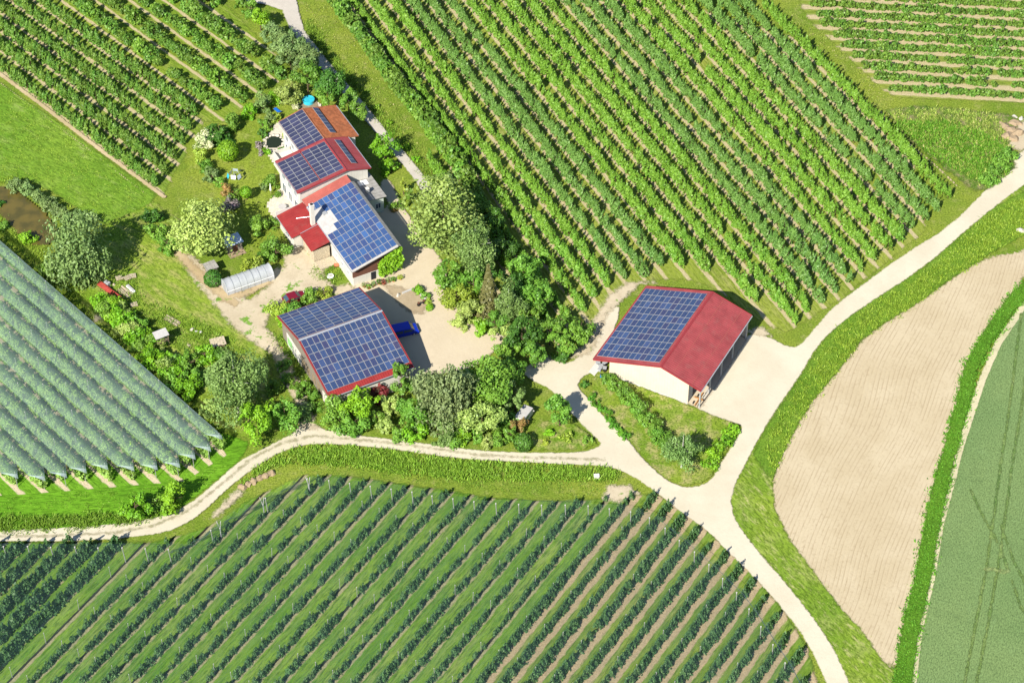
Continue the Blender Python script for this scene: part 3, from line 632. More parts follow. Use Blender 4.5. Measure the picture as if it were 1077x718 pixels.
_count = {}
def plant(kind, px, py, rpx, leaf, name, label, cat, group=None, zs=None, hc=None, size=None, dens=1.0, rmin=None):
    s = scale_at(py); R = rpx / s * {'bush': 1.22, 'ball': 1.0, 'column': 1.15, 'spruce': 1.25}.get(kind, 1.12)
    if kind == 'bush':
        zs = zs or 0.85; hc = hc if hc is not None else R * zs * 0.72
    elif kind == 'ball': zs = 1.0; hc = hc if hc is not None else R + 0.7
    elif kind == 'birch': zs = zs or 1.35; hc = hc if hc is not None else R * zs + 1.2
    elif kind == 'willow': zs = zs or 1.0; hc = hc if hc is not None else R * zs + 0.6
    elif kind == 'spruce': zs = zs or 2.6; hc = hc if hc is not None else R * zs
    elif kind == 'column': zs = zs or 2.2; hc = hc if hc is not None else R * zs
    else: zs = zs or 0.92; hc = hc if hc is not None else R * zs + 1.4
    p = G(px, py, hc * 1.0)
    root = empty(name, (p[0], p[1], 0)); tag(root, label, cat, group)
    size = size or min(0.46, 0.22 + 0.035 * R)
    lrng = np.random.default_rng(int(px * 31 + py * 17))
    if kind == 'spruce':
        n = int(900 * R); z = lrng.uniform(0, 1, n) ** 1.3; a = lrng.uniform(0, 6.283, n)
        tier = (z * 11) % 1.0; rr = R * (1 - z) * (0.75 + 0.45 * (1 - tier)) * lrng.uniform(0.35, 1.0, n) ** 0.5 + 0.05
        Ht = 2 * R * zs
        P = np.stack([np.cos(a) * rr, np.sin(a) * rr, 0.6 + z * Ht - 0.28 * rr], 1) - [0, 0, hc]
        Nv = np.stack([np.cos(a) * 0.5, np.sin(a) * 0.5, np.full(n, 0.8)], 1); ti = lrng.uniform(0, 1, n)
        V, F = quads(P, Nv, 0.42, 1.3, None, 0.3, lrng)
    elif kind == 'willow':
        P, Nv, ti = crown(R, zs, size, 0.5 * dens, None, kind, lrng)
        n = int(len(P) * 1.0); k = lrng.choice(len(P), n); P2 = P[k].copy(); P2[:, 2] -= lrng.uniform(0, 0.55 * R, n)
        V1, F1 = quads(P, Nv, size, 1.0, None, 0.5, lrng); V2, F2 = quads(P2, Nv[k] * [1, 1, 0.2], size * 0.8, 2.4, (0, 0, 1), 0.35, lrng)
        V = np.vstack([V1, V2]); F = np.vstack([F1, F2 + len(V1)]); ti = np.concatenate([ti, ti[k]])
    elif kind == 'birch':
        P, Nv, ti = crown(R, zs, size * 0.8, 0.75 * dens, int(18 + R * R * 2.2), kind, lrng)
        n = int(len(P) * 0.6); k = lrng.choice(len(P), n); P2 = P[k].copy(); P2[:, 2] -= lrng.uniform(0, 0.35 * R, n)
        V1, F1 = quads(P, Nv, size * 0.8, 1.0, None, 0.7, lrng); V2, F2 = quads(P2, Nv[k] * [1, 1, 0.3], size * 0.6, 2.2, (0, 0, 1), 0.4, lrng)
        V = np.vstack([V1, V2]); F = np.vstack([F1, F2 + len(V1)]); ti = np.concatenate([ti, ti[k]])
    else:
        P, Nv, ti = crown(R, zs, size, dens, None, kind, lrng)
        if kind == 'column':
            hh = (P[:, 2] / (R * zs) + 1) / 2; f = np.clip(1.15 - 0.75 * hh, 0.2, 1.1); P[:, 0] *= f; P[:, 1] *= f
        if kind == 'ball':
            P = sph(len(P), lrng) * (R * lrng.uniform(0.82, 1.0, len(P)))[:, None]; Nv = P / R
        V, F = quads(P, Nv, size, 1.1, None, 0.38, lrng)
    V = V + [0, 0, hc]
    V[:, 2] = np.maximum(V[:, 2], 0.05)
    me = raw_mesh('crown', V, F, [LV[leaf]], tint=ti); link('crown', me, root)
    bark = M['birchbark'] if kind in ('birch',) else M['trunk']
    top = hc + R * zs * (0.6 if kind != 'birch' else 0.85)
    m = trunk_mesh(top, 0.07 + 0.035 * R, hc, R, bark, 3 if R < 2 else 6, 0.0, lrng)
    m.build('trunk', root)
    return root

# ---- orchard trees: several shapes shared by all copies
def fruit_variant(Hh, R, n, size, leaf, seed, spindle=True, name='fruit_tree'):
    r = np.random.default_rng(seed)
    z = r.uniform(0.12, 1.0, n) if spindle else r.uniform(0.2, 1, n)
    prof = (1.12 - 0.80 * z ** 1.25) if spindle else np.sqrt(np.clip(1 - ((z - 0.55) / 0.5) ** 2, 0.05, 1))
    nb = 9; ba = r.uniform(0, 6.283, nb); bz = r.uniform(0.1, 0.95, nb)
    k = r.integers(0, nb, n)
    a = ba[k] + r.normal(0, 0.55, n); z = np.clip(bz[k] + r.normal(0, 0.13, n), 0.1, 1.0)
    prof = (1.12 - 0.80 * z ** 1.25) if spindle else np.sqrt(np.clip(1 - ((z - 0.55) / 0.5) ** 2, 0.08, 1))
    rr = R * prof * r.uniform(0.25, 1.12, n) ** 0.6
    P = np.stack([np.cos(a) * rr, np.sin(a) * rr, z * Hh], 1)
    Nv = np.stack([np.cos(a) * 0.6, np.sin(a) * 0.6, np.full(n, 0.55)], 1)
    V, F = quads(P, Nv, size, 1.25, None, 0.6, r)
    ti = r.uniform(0, 1, n)
    if spindle:   # a few upright shoots above the crown
        q = 14; a2 = r.uniform(0, 6.283, q); r2 = R * 0.28 * r.uniform(0, 1, q)
        P2 = np.stack([np.cos(a2) * r2, np.sin(a2) * r2, Hh * r.uniform(0.95, 1.22, q)], 1)
        V2, F2 = quads(P2, np.stack([np.cos(a2), np.sin(a2), np.zeros(q)], 1), size * 0.7, 1.9, (0, 0, 1), 0.5, r)
        V = np.vstack([V, V2]); F = np.vstack([F, F2 + 4 * n]); ti = np.concatenate([ti, r.uniform(0, 1, q)]); n += q
    # stem
    m = MB(); m.cyl((0, 0, -0.05), (0, 0, Hh * 0.85), 0.06, 0.02, M['trunk'], 4, False)
    V = np.vstack([V, np.array(m.v)]); F = np.vstack([F, np.array(m.f) + 4 * n])
    mi = np.concatenate([np.zeros(n), np.ones(len(m.f))]); ti = np.concatenate([ti, np.zeros(len(m.f))])
    V[:, 2] = np.maximum(V[:, 2], 0.03)
    return dict(V=V, F=F, mi=mi, ti=ti, leaf=leaf, name=name)

def orchard(name, R, poly, step, variants, labels, group, cap, stuff_label, jitter=0.15, srange=(0.85, 1.15), skip=0.02, scalef=None, cat='fruit tree', margin=0.0, leafrow=None):
    az, sp, n0 = R['az'], R['sp'], R['n0']; d = drn(az); n = nrm(az)
    ns = poly @ n; ts = poly @ d
    spots = []
    k0 = math.ceil((ns.min() - n0) / sp); k1 = math.floor((ns.max() - n0) / sp)
    r = np.random.default_rng(hash(name) % 1000 if False else len(name) * 7 + 3)
    for k in range(k0, k1 + 1):
        t = np.arange(ts.min(), ts.max(), step) + r.uniform(0, step)
        t = t + r.normal(0, jitter * step, len(t))
        P = np.outer(t, d) + np.outer(np.full(len(t), n0 + k * sp) + r.normal(0, 0.07, len(t)), n)
        sd = poly_sd(P, poly)
        for p, s_ in zip(P, sd):
            if s_ > margin and r.uniform() > skip: spots.append((p[0], p[1], k))
    # only what the photograph can show (a little beyond the frame)
    vis = []
    for x, y, k in spots:
        q = np.array([x, y, 1.0]) - CAM; zc = q @ FW; u = W / 2 + FPX * q[0] / zc; v = H / 2 - FPX * (q @ UP) / zc
        if -8 < u < W + 8 and -10 < v < H + 22: vis.append((x, y, k, v))
    vis.sort(key=lambda a: -a[3])
    me = []
    for i, v in enumerate(variants):
        me.append(raw_mesh('%s_%d' % (v['name'], i), v['V'], v['F'], [LV[v['leaf']], M['trunk']], v['mi'], v['ti']))
    stuff = []
    for i, (x, y, k, v) in enumerate(vis):
        vi = int(r.integers(0, len(variants)))
        if leafrow: vi = leafrow(k, r, len(variants))
        sc = r.uniform(*srange) * (scalef(x, y, k) if scalef else 1.0); rz = r.uniform(0, 6.283)
        sc *= 1 + 0.09 * math.sin(x * 0.31 + 1.7 * math.sin(y * 0.23)) + 0.05 * math.sin(x * 1.3 - y * 0.9)
        if sc <= 0: continue
        if i < cap:
            o = link(name, me[vi]); o.location = (x, y, 0.03); o.rotation_euler = (0, 0, rz); o.scale = (sc, sc, sc * r.uniform(0.92, 1.1))
            tag(o, labels, cat, group)
        else: stuff.append((x, y, vi, sc, rz))
    if stuff:
        Vs, Fs, Ms, Ts, b = [], [], [], [], 0
        mats = []
        for v in variants:
            for m_ in (LV[v['leaf']], M['trunk']):
                if m_ not in mats: mats.append(m_)
        for x, y, vi, sc, rz in stuff:
            v = variants[vi]; c, s = math.cos(rz) * sc, math.sin(rz) * sc
            V = v['V']; Vn = np.stack([V[:, 0] * c - V[:, 1] * s + x, V[:, 0] * s + V[:, 1] * c + y, V[:, 2] * sc + 0.03], 1)
            Vs.append(Vn); Fs.append(v['F'] + b); b += len(V); Ts.append(np.clip(v['ti'] * 0.85 + r.uniform(-0.05, 0.15), 0, 1))
            lm = mats.index(LV[v['leaf']]); tm = mats.index(M['trunk']); Ms.append(np.where(v['mi'] > 0.5, tm, lm))
        o = link(name + 's', raw_mesh(name + 's', np.vstack(Vs), np.vstack(Fs), mats, np.concatenate(Ms), np.concatenate(Ts)))
        tag(o, stuff_label, None, None, 'stuff')
    print(name, 'individual', min(cap, len(vis)), 'stuff', len(stuff))

V_mid = [fruit_variant((2.4, 2.6, 2.5, 2.3, 2.75, 2.45)[i], (0.68, 0.74, 0.64, 0.7, 0.66, 0.76)[i], 290, 0.29, 'orch', 10 + i, name='fruit_tree') for i in range(6)] + [fruit_variant(2.45, 0.70, 280, 0.29, 'orchblue', 20 + i, name='fruit_tree') for i in range(3)]
rowtone = {}
def mid_leaf(k, r, n):
    if k not in rowtone: rowtone[k] = math.sin(k * 0.8 + 1.0) > 0.35
    return int(r.integers(6, 9)) if rowtone[k] else int(r.integers(0, 6))
P_MIDt = GP([(352, -10), (786, -10), (1006, 205), (838, 342), (806, 330), (760, 285), (700, 284), (640, 300), (612, 330), (590, 352), (560, 340), (524, 290), (500, 250), (470, 205), (450, 170), (420, 120), (380, 62)])
orchard('fruit_tree', R_MID, P_MIDt, 0.92, V_mid, 'slender fruit tree in the lower rows of the big open orchard beyond the red barn', 'slender trees of the open orchard', 300,
        'rows of slender green fruit trees filling the rest of the big open orchard', leafrow=mid_leaf, skip=0.035)
V_tl = [fruit_variant(2.4, 0.74, 290, 0.30, 'orchdeep', 40 + i) for i in range(4)]
P_TLt = GP([(-10, 66), (-10, -8), (46, -8), (206, 118), (200, 138), (184, 168), (170, 198), (158, 196)])
orchard('meadow_edge_fruit_tree', R_TL, P_TLt, 1.1, V_tl, 'slender fruit tree in the six narrow rows beside the upper left meadow', 'slender trees beside the upper left meadow', 300,
        'rest of the slender fruit trees beside the upper left meadow', skip=0.03)
V_tr = [fruit_variant(1.5, 0.80, 170, 0.32, 'orchdeep', 60 + i, spindle=False) for i in range(4)]
P_TRt = GP([(846, -8), (1110, -8), (1110, 109), (940, 100), (920, 86), (866, 28)])
orchard('low_fruit_tree', R_TR, P_TRt, 0.95, V_tr, 'low dark fruit tree in the level rows at the upper right corner', 'low trees of the upper right orchard', 300,
        'far rows of low dark fruit trees at the upper right corner', skip=0.05)

# spreading trees of the wide rows: each its own place
sprd = [fruit_variant(2.9, 1.35, 420, 0.40, 'orchdeep', 80 + i, spindle=False) for i in range(4)] + [fruit_variant(2.9, 1.4, 420, 0.40, 'mid', 90 + i, spindle=False) for i in range(2)]
P_Bt = GP([(52, -10), (56, -8), (214, -8), (250, 34), (290, 62), (306, 84), (286, 92), (262, 104), (240, 118), (212, 112)])
orchard('spreading_fruit_tree', R_BUSH, P_Bt, 2.2, sprd, 'round spreading fruit tree in the wide rows above the garden', 'spreading trees above the garden', 300, '', jitter=0.1, srange=(0.72, 1.12), skip=0.07)
# the dark row along the left border of the open orchard
d = [(358, 14), (367, 28), (392, 60), (417, 95), (438, 119), (459, 144), (474, 166), (488, 190), (500, 212), (512, 240), (526, 270)]
bmesh_big = [raw_mesh('border_fruit_tree', v['V'], v['F'], [LV[v['leaf']], M['trunk']], v['mi'], v['ti']) for v in sprd]
dd = GP(d); seg = np.hypot(*np.diff(dd, axis=0).T); cum = np.concatenate([[0], np.cumsum(seg)])
for i, t in enumerate(np.arange(-4, cum[-1], 1.9)):
    x = np.interp(t, cum, dd[:, 0]) + (t < 0) * t * 0.45; y = np.interp(t, cum, dd[:, 1]) - (t < 0) * t * 0.9
    o = link('border_fruit_tree', bmesh_big[int(rng.integers(0, 6))]); o.location = (x, y, 0); s_ = rng.uniform(0.95, 1.25); o.scale = (s_, s_, s_ * 1.1); o.rotation_euler = (0, 0, rng.uniform(0, 6.28))
    tag(o, 'broad dark fruit tree in the border row beside the grass strip along the lane', 'fruit tree', 'broad trees of the border row')

# southern orchard under its dark net
V_s = [fruit_variant(2.2, 0.80, 150, 0.32, 'south', 110 + i) for i in range(5)]
def s_scale(x, y, k):
    # rows: old trees at the left end, young ones in the middle, grown ones to the right
    n = x * nrm(57.4)[0] + y * nrm(57.4)[1]
    u = (n - R_S['n0']) / R_S['sp']
    if u > 1.4: return 1.0
    if u > 0.5: return 0.0
    if u > -17.6: return (0.62 + 0.07 * math.sin(u * 3.1)) * (0.0 if math.sin(x * 37.1 + y * 91.7) > 0.72 else 1.0)
    return 0.78
P_St = GP([(-20, 575), (60, 574), (160, 574), (232, 560), (280, 532), (330, 508), (360, 506), (430, 516), (520, 530), (600, 534), (655, 520), (690, 524), (720, 548), (748, 574), (784, 608), (812, 644), (838, 684), (856, 740), (-40, 760)])
orchard('young_fruit_tree', R_S, P_St, 0.72, V_s, 'small dark green fruit tree in the lower rows under the dark flat net', 'trees under the dark flat net', 300,
        'rest of the fruit tree rows under the dark flat net', scalef=s_scale, skip=0.06, jitter=0.2)
V_n = [fruit_variant(2.45, 0.84, 260, 0.30, 'netted', 130 + i, spindle=False) for i in range(4)]
P_Nt = np.vstack([GP([(-60, 192), (0, 250), (51, 298), (103, 342), (171, 402), (233, 455)], 3.6), GP([(228, 479), (205, 490), (190, 500), (148, 503), (100, 508), (51, 512), (0, 514), (-60, 518)])])
orchard('covered_fruit_tree', R_NET, P_Nt, 1.15, V_n, 'fruit tree under the lower end of the pale ridged net', 'trees under the pale ridged net', 300,
        'rest of the fruit trees under the pale ridged net', skip=0.03)

# ------------------------------------------------------------------ nets and posts
def clip_rows(R, poly, k0=None, k1=None, ext=0.0):
    """row segments inside a polygon"""
    az, sp, n0 = R['az'], R['sp'], R['n0']; d = drn(az); n = nrm(az)
    ns = poly @ n; ts = poly @ d; out = []
    for k in range(math.ceil((ns.min() - n0) / sp), math.floor((ns.max() - n0) / sp) + 1):
        t = np.arange(ts.min() - 1, ts.max() + 1, 0.25)
        P = np.outer(t, d) + (n0 + k * sp) * n
        ins = poly_sd(P, poly) > 0
        if ins.sum() < 6: continue
        tt = t[ins]; out.append((k, tt.min() - ext, tt.max() + ext))
    return out

# pale ridged net (left)
P_Nn = np.vstack([GP([(-60, 189), (0, 246), (51, 294), (103, 338), (171, 398), (232, 450)], 3.6), GP([(226, 462), (214, 470), (199, 478), (183, 486), (163, 487), (143, 489), (118, 487), (92, 489), (66, 496), (42, 499), (18, 497), (-8, 496), (-60, 500)], 3.3)])
netp = net_mat('pale_hail_net', (0.36, 0.50, 0.46), 0.36, 0.14, az=-46.6)
M['netend'] = net_mat('net_end_cloth', (0.52, 0.62, 0.68), 0.6)
root = empty('ridged_hail_net', (G(110, 420)[0], G(110, 420)[1], 0)); tag(root, 'pale green ridged hail net over the rows at the left edge', 'hail net')
o0 = np.array([root.location[0], root.location[1], 0])
rws = clip_rows(R_NET, P_Nn)
dN, nN = drn(R_NET['az']), nrm(R_NET['az']); spN = R_NET['sp']
for (k, t0, t1) in rws:
    L = int((t1 - t0) / 1.2) + 2; ts = np.linspace(t0, t1, L)
    prof = [(-0.5, 3.0), (-0.28, 3.28), (0.0, 3.65), (0.28, 3.28), (0.5, 3.0)]
    V = []
    for j, t in enumerate(ts):
        sag = 0.10 * math.sin(t * 0.84 * math.pi / 3.0) ** 2
        for q, (f, z) in enumerate(prof):
            if k == rws[-1][0] and q > 2: f, z = f * 0.34, 3.65 - 1.5 * (f / 0.5)
            tt = t
            if j == L - 1: tt = t + (1.0 if q == 2 else (-1.5 if q in (0, 4) else -0.4))
            p = dN * tt + nN * (R_NET['n0'] + (k + f) * spN)
            zz = z - sag 
            V.append((p[0] - o0[0], p[1] - o0[1], zz))
    V = np.array(V); F = []
    for j in range(L - 1):
        for q in range(4): a = j * 5 + q; F.append((a, a + 1, a + 6, a + 5))
    # short drape at the lower end
    b = len(V); e = V[-5:].copy(); e[:, 2] -= np.array([0.05, 0.3, 1.0, 0.3, 0.05]); e[:, :2] += dN * 0.12; V = np.vstack([V, e])
    for q in range(4): F.append((b - 5 + q, b - 4 + q, b + q + 1, b + q))
    me = raw_mesh('net_bay', V, np.array(F), [netp, M['netend']], [0] * (len(F) - 4) + [1] * 4, smooth=False); link('net_bay', me, root)
    # end post and inner posts
post_me = None
def post_mesh(h, r=0.055, name='post'):
    m = MB(); m.cyl((0, 0, -0.1), (0, 0, h), r, r * 0.85, M['post'], 6); m.cyl((0, 0, h), (0, 0, h + 0.05), r * 1.5, r * 1.3, M['palegrey'], 6)
    me = bpy.data.meshes.new(name); me.from_pydata(m.v, [], m.f)
    for x in m.mats: me.materials.append(x)
    me.polygons.foreach_set('material_index', m.m); me.update(); return me
pm36 = post_mesh(3.55); pmS = post_mesh(2.4, 0.05); pmE = post_mesh(3.7, 0.085)
for (k, t0, t1) in rws:
    for j, t in enumerate(np.arange(t1 + 0.3, t0, -8.0)):
        p = dN * t + nN * (R_NET['n0'] + k * spN)
        q = p - CAM[:2]
        pr = np.array([p[0], p[1], 3.0]) - CAM; zc = pr @ FW; u = W / 2 + FPX * pr[0] / zc
        if u < -5: continue
        o = link('net_post', pm36); o.location = (p[0], p[1], 0)
        if j: tag(o, 'inner post carrying the pale ridged net', 'post', 'inner posts of the pale net')
        else: tag(o, 'end post at a tip of the pale ridged net', 'post', 'end posts of the pale net')
# selvedge cable along the right-hand border
m = MB(); pe = [G(x, y, 3.75) for x, y in ((-20, 228), (0, 247), (51, 295), (103, 339), (171, 399), (231, 451))][:0] or [np.array([*(drn(-47.4) * t_ + nrm(-47.4) * (R_NET['n0'] + round((-50.4 - R_NET['n0']) / R_NET['sp']) * R_NET['sp'])), 0]) for t_ in (-90, -80, -70, -60, -50, -40, -30, -22, -14.0)]
for a, b in zip(pe[:-1], pe[1:]):
    a2 = a - [o0[0], o0[1], 0]; b2 = b - [o0[0], o0[1], 0]
    m.poly([(a2[0], a2[1], 3.75), (b2[0], b2[1], 3.75), (b2[0] + 0.28, b2[1] + 0.18, 2.7), (a2[0] + 0.28, a2[1] + 0.18, 2.7)], M['netedge'] if 'netedge' in M else M.setdefault('netedge', net_mat('net_selvedge', (0.45, 0.55, 0.6), 0.62)))
m.build('net_border', root)

# dark flat net (south)
NTOP = [(-30, 573), (0, 572.5), (60, 573), (153, 575), (200, 576), (232, 551), (277, 525), (324, 502), (350, 504), (400, 510), (450, 518), (500, 526), (560, 529), (617, 530), (664, 535), (692, 544.6), (723.7, 570.7), (751.5, 595), (781, 624), (796, 644), (811, 668), (832, 700), (850, 735), (870, 790), (-60, 790)]
NH = 3.2
nd = net_mat('dark_hail_net', (0.10, 0.18, 0.18), 0.15, 0.5, az=57.4)
rootS = empty('flat_hail_net', (G(400, 640)[0], G(400, 640)[1], 0)); tag(rootS, 'dark transparent flat hail net stretched over the rows along the bottom', 'hail net')
oS = np.array([rootS.location[0], rootS.location[1]])
def netz(P, sd): return NH + 0.12 * np.cos((P @ nrm(57.4) - R_S['n0']) / R_S['sp'] * 2 * math.pi) + 0.05 * np.sin(P[:, 0] * 0.8)
polyN = GP(NTOP, NH)
sh = sheet('net_sheet', polyN, nd, 0.8, 0.05, z=0.0, zfun=netz)
del sh['kind']; sh.parent = rootS; sh.location = (-oS[0], -oS[1], 0)
m = MB(); ed = [G(x, y, NH) for x, y in NTOP[:23]]
M['nethem'] = net_mat('net_hem', (0.36, 0.45, 0.50), 0.85)
for a, b in zip(ed[:-1], ed[1:]):
    for s0 in range(6):
        p = a + (b - a) * s0 / 6; q = a + (b - a) * (s0 + 1) / 6; z0 = NH - 0.06 * math.sin(s0 / 6 * math.pi); z1 = NH - 0.06 * math.sin((s0 + 1) / 6 * math.pi)
        t = np.array([b[0] - a[0], b[1] - a[1]]); t /= np.hypot(*t); o_ = np.array([-t[1], t[0]]) * 0.22
        m.poly([(p[0] - oS[0], p[1] - oS[1], z0), (q[0] - oS[0], q[1] - oS[1], z1), (q[0] + o_[0] - oS[0], q[1] + o_[1] - oS[1], z1 - 0.25), (p[0] + o_[0] - oS[0], p[1] + o_[1] - oS[1], z0 - 0.25)], M['nethem'])
m.build('net_hem', rootS)
# gathered drape at the upper left corner
M['drape'] = net_mat('gathered_net', (0.10, 0.15, 0.16), 0.34, 0.6, az=30)
m = MB(); dr = [(188, 578), (210, 566), (230, 550), (254, 540), (276, 524.5), (300, 514), (324, 501)]
zz = [2.2, 2.6, 3.7, 2.5, 3.7, 2.5, 3.7]
for i in range(6):
    a = G(*dr[i], zz[i]); b = G(*dr[i + 1], zz[i + 1]); off = np.array([-1.7, 1.0])
    for s0 in range(8):
        f0, f1 = s0 / 8, (s0 + 1) / 8; p = a + (b - a) * f0; q = a + (b - a) * f1
        w0 = 1 + 0.3 * math.sin(7 * f0 + i); w1 = 1 + 0.3 * math.sin(7 * f1 + i)
        m.poly([(p[0] - oS[0], p[1] - oS[1], p[2]), (q[0] - oS[0], q[1] - oS[1], q[2]), (q[0] + off[0] * w1 - oS[0], q[1] + off[1] * w1 - oS[1], 0.15), (p[0] + off[0] * w0 - oS[0], p[1] + off[1] * w0 - oS[1], 0.15)], M['drape'])
m.build('net_drape', rootS)
# posts of the southern net: a staggered grid
dS, nS = drn(57.4), nrm(57.4); b0 = G(66.2, 684.8)[:2]; along = 7.5
b1 = G(85, 693.9)[:2]; stag = float((b1 - b0) @ dS)
rowsS = clip_rows(R_S, GP(NTOP[1:], NH)); npost = 0
for (k, t0, t1) in rowsS:
    j = -k; base = float(b0 @ dS) + stag * j
    for i in range(-30, 40):
        t = base + along * i
        if t0 + 1 < t < t1 - 2.6:
            p = dS * t + nS * (R_S['n0'] + k * R_S['sp'])
            o = link('net_support_post', pmS); o.location = (p[0], p[1], 0); o.rotation_euler = (rng.normal(0, 0.02), rng.normal(0, 0.02), 0); npost += 1
            tag(o, 'grey post standing inside a row under the dark flat net', 'post', 'inner posts of the dark net')
    p = dS * (t1 - 0.5) + nS * (R_S['n0'] + k * R_S['sp'])
    o = link('net_end_post', pmE); o.location = (p[0], p[1], 0); o.rotation_euler = (0.06, -0.04, 0)
    tag(o, 'taller grey end post at the upper border of the dark flat net', 'post', 'end posts of the dark net')
print('south posts', npost)
for (x, y), lb in zip(((233, 566), (278, 541), (326, 520)), ('forked white corner post of the dark net nearest the bend of the gravel road', 'forked white corner post, middle one of the three by the gathered net', 'forked white corner post where the gathered net meets its long straight border')):
    p = G(x, y); r_ = empty('forked_post', p); tag(r_, lb, 'post')
    mm_ = MB(); mm_.cyl((0, 0, 0), (-0.05, 0.1, 2.2), 0.09, 0.08, M['greypaint'], 6); mm_.build('stem', r_)
    for sx in (-1, 1):
        a_ = MB(); a_.cyl((-0.05, 0.1, 2.0), (sx * 0.32 - 0.15, 0.2, 3.8), 0.07, 0.05, M['palegrey'], 6); a_.build('arm', r_)

# ------------------------------------------------------------------ buildings
def ribbed(m, x0, x1, ya, za, yb, zb, mat, th=0.09, step=0.42, rib=0.05):
    """sheet-metal slope between the lines y=ya (z=za) and y=yb (z=zb), ribs running down the slope"""
    pts = [(x0, ya, za), (x1, ya, za), (x1, yb, zb), (x0, yb, zb)]
    if yb > ya: pass
    else: pts = [(x0, yb, zb), (x1, yb, zb), (x1, ya, za), (x0, ya, za)]
    m.slab(*pts, th, mat)
    n = int((x1 - x0) / step)
    for i in range(n + 1):
        x = x0 + 0.05 + (x1 - x0 - 0.1) * i / n; w = 0.035; e = 0.002
        a, b = ((ya, za), (yb, zb)) if yb > ya else ((yb, zb), (ya, za))
        p = [(x - w, a[0], a[1] + e), (x + w, a[0], a[1] + e), (x + w, b[0], b[1] + e), (x - w, b[0], b[1] + e)]
        q = [(u[0] + (0.012 if i_ in (0, 3) else -0.012), u[1], u[2] + rib) for i_, u in enumerate(p)]
        m.hexa(p + q, mat)

def panel_grid(parent, o, ex, ey, nx, ny, pw, ph, mat, missing=(), cap=100, gap=0.03, name='solar_panel', lift=0.14):
    ex = Vector(ex).normalized(); ey = Vector(ey).normalized(); nz = ex.cross(ey)
    if nz.z < 0:
        o = Vector(o) + ex * (nx * pw); ex = -ex; nz = -nz; missing = [(nx - 1 - i, j) for i, j in missing]
    base = MB(); w, h = pw - gap, ph - gap
    base.box(0, w, 0, h, -0.04, 0, M['pframe']); f = 0.032
    base.poly([(f, f, 0.004), (w - f, f, 0.004), (w - f, h - f, 0.004), (f, h - f, 0.004)], mat)
    me = bpy.data.meshes.new(name); me.from_pydata(base.v, [], base.f)
    for x in base.mats: me.materials.append(x)
    me.polygons.foreach_set('material_index', base.m); me.update()
    cells = [(i, j) for j in range(ny) for i in range(nx) if (i, j) not in missing]
    mw = parent.matrix_basis
    def spot(c): return Vector(o) + ex * (c[0] * pw) + ey * (c[1] * ph) + nz * lift
    # nearest to the camera first
    cells.sort(key=lambda c: (mw @ spot(c)).y)
    rest = MB(); tint = []
    R_ = Matrix((ex, ey, ex.cross(ey))).transposed()
    rn = random.Random(nx * 100 + ny)
    for idx_, c in enumerate(cells):
        p = spot(c)
        if idx_ < cap:
            ob = link(name, me, parent); ob.matrix_local = Matrix.Translation(p) @ R_.to_4x4()
            s = 1.0
        else:
            b = len(rest.v); rest.v += [tuple(p + R_ @ Vector(v)) for v in base.v]
            rest.f += [[b + k_ for k_ in f_] for f_ in base.f]; rest.m += [rest.mi(base.mats[k_]) for k_ in base.m]; tint += [rn.random()] * len(base.f)
    if rest.v:
        ob = rest.build(name + 's', parent); ob['kind'] = 'stuff'
        a = ob.data.attributes.new('tint', 'FLOAT', 'FACE'); a.data.foreach_set('value', tint)

# --- large barn by the road (A)
A = empty('storage_barn', (23.98, -12.90, 0), rad(61.7)); tag(A, 'large beige barn with red metal roof, solar panels only on its left slope', 'barn')
LA, yl, yr, zr, zl, zR = 19.8, 12.07, -7.31, 7.05, 3.0, 4.94
m = MB(); ribbed(m, 0, LA, 0.0, zr, yl, zl, M['red']); m.build('roof_slope', A)
m = MB(); ribbed(m, 0, LA, yr, zR, 0.0, zr, M['red'])
for f in (0.24, 0.70):
    y = yr * (1 - f); z = zr + (zR - zr) * (y / yr) + 0.058
    m.slab((0.3, y - 0.03, z - 0.008), (LA - 0.3, y - 0.03, z - 0.008), (LA - 0.3, y + 0.03, z + 0.008), (0.3, y + 0.03, z + 0.008), 0.01, M['redpale'])
m.build('roof_slope', A)
m = MB(); m.slab((-0.02, -0.22, zr - 0.0), (LA + 0.02, -0.22, zr), (LA + 0.02, 0, zr + 0.1), (-0.02, 0, zr + 0.1), 0.03, M['redtrim']); m.slab((-0.02, 0, zr + 0.1), (LA + 0.02, 0, zr + 0.1), (LA + 0.02, 0.22, zr), (-0.02, 0.22, zr), 0.03, M['redtrim']); m.build('ridge_cap', A)
for x0, x1 in ((-0.12, -0.01), (LA + 0.01, LA + 0.12)):
    m = MB()
    m.slab((x0, yr, zR + 0.07), (x1, yr, zR + 0.07), (x1, 0, zr + 0.07), (x0, 0, zr + 0.07), 0.28, M['redtrim']); m.slab((x0, 0, zr + 0.07), (x1, 0, zr + 0.07), (x1, yl, zl + 0.07), (x0, yl, zl + 0.07), 0.28, M['redtrim'])
    m.build('verge_trim', A)
m = MB(); m.box(0, LA, yr - 0.15, yr - 0.02, zR - 0.14, zR - 0.02, M['alu']); m.build('gutter', A)
m = MB(); m.box(0, LA, yl + 0.02, yl + 0.15, zl - 0.14, zl - 0.02, M['redtrim']); m.build('gutter', A)
def roofz(y): return (zr + (zl - zr) * y / yl if y > 0 else zr + (zR - zr) * y / yr) - 0.12
def gable(m, x0, x1, ys, mat, zf, z0=0.0):
    lo = [(x, y) for y in ys for x in (x0, x1)]
    for a, b in zip(ys[:-1], ys[1:]):
        m.hexa([(x0, a, z0), (x1, a, z0), (x1, b, z0), (x0, b, z0), (x0, a, zf(a)), (x1, a, zf(a)), (x1, b, zf(b)), (x0, b, zf(b))], mat)
m = MB(); gable(m, 0.6, 0.75, [-4.85, 0, 9.4], M['beige'], roofz, 0.35); m.build('front_wall', A)
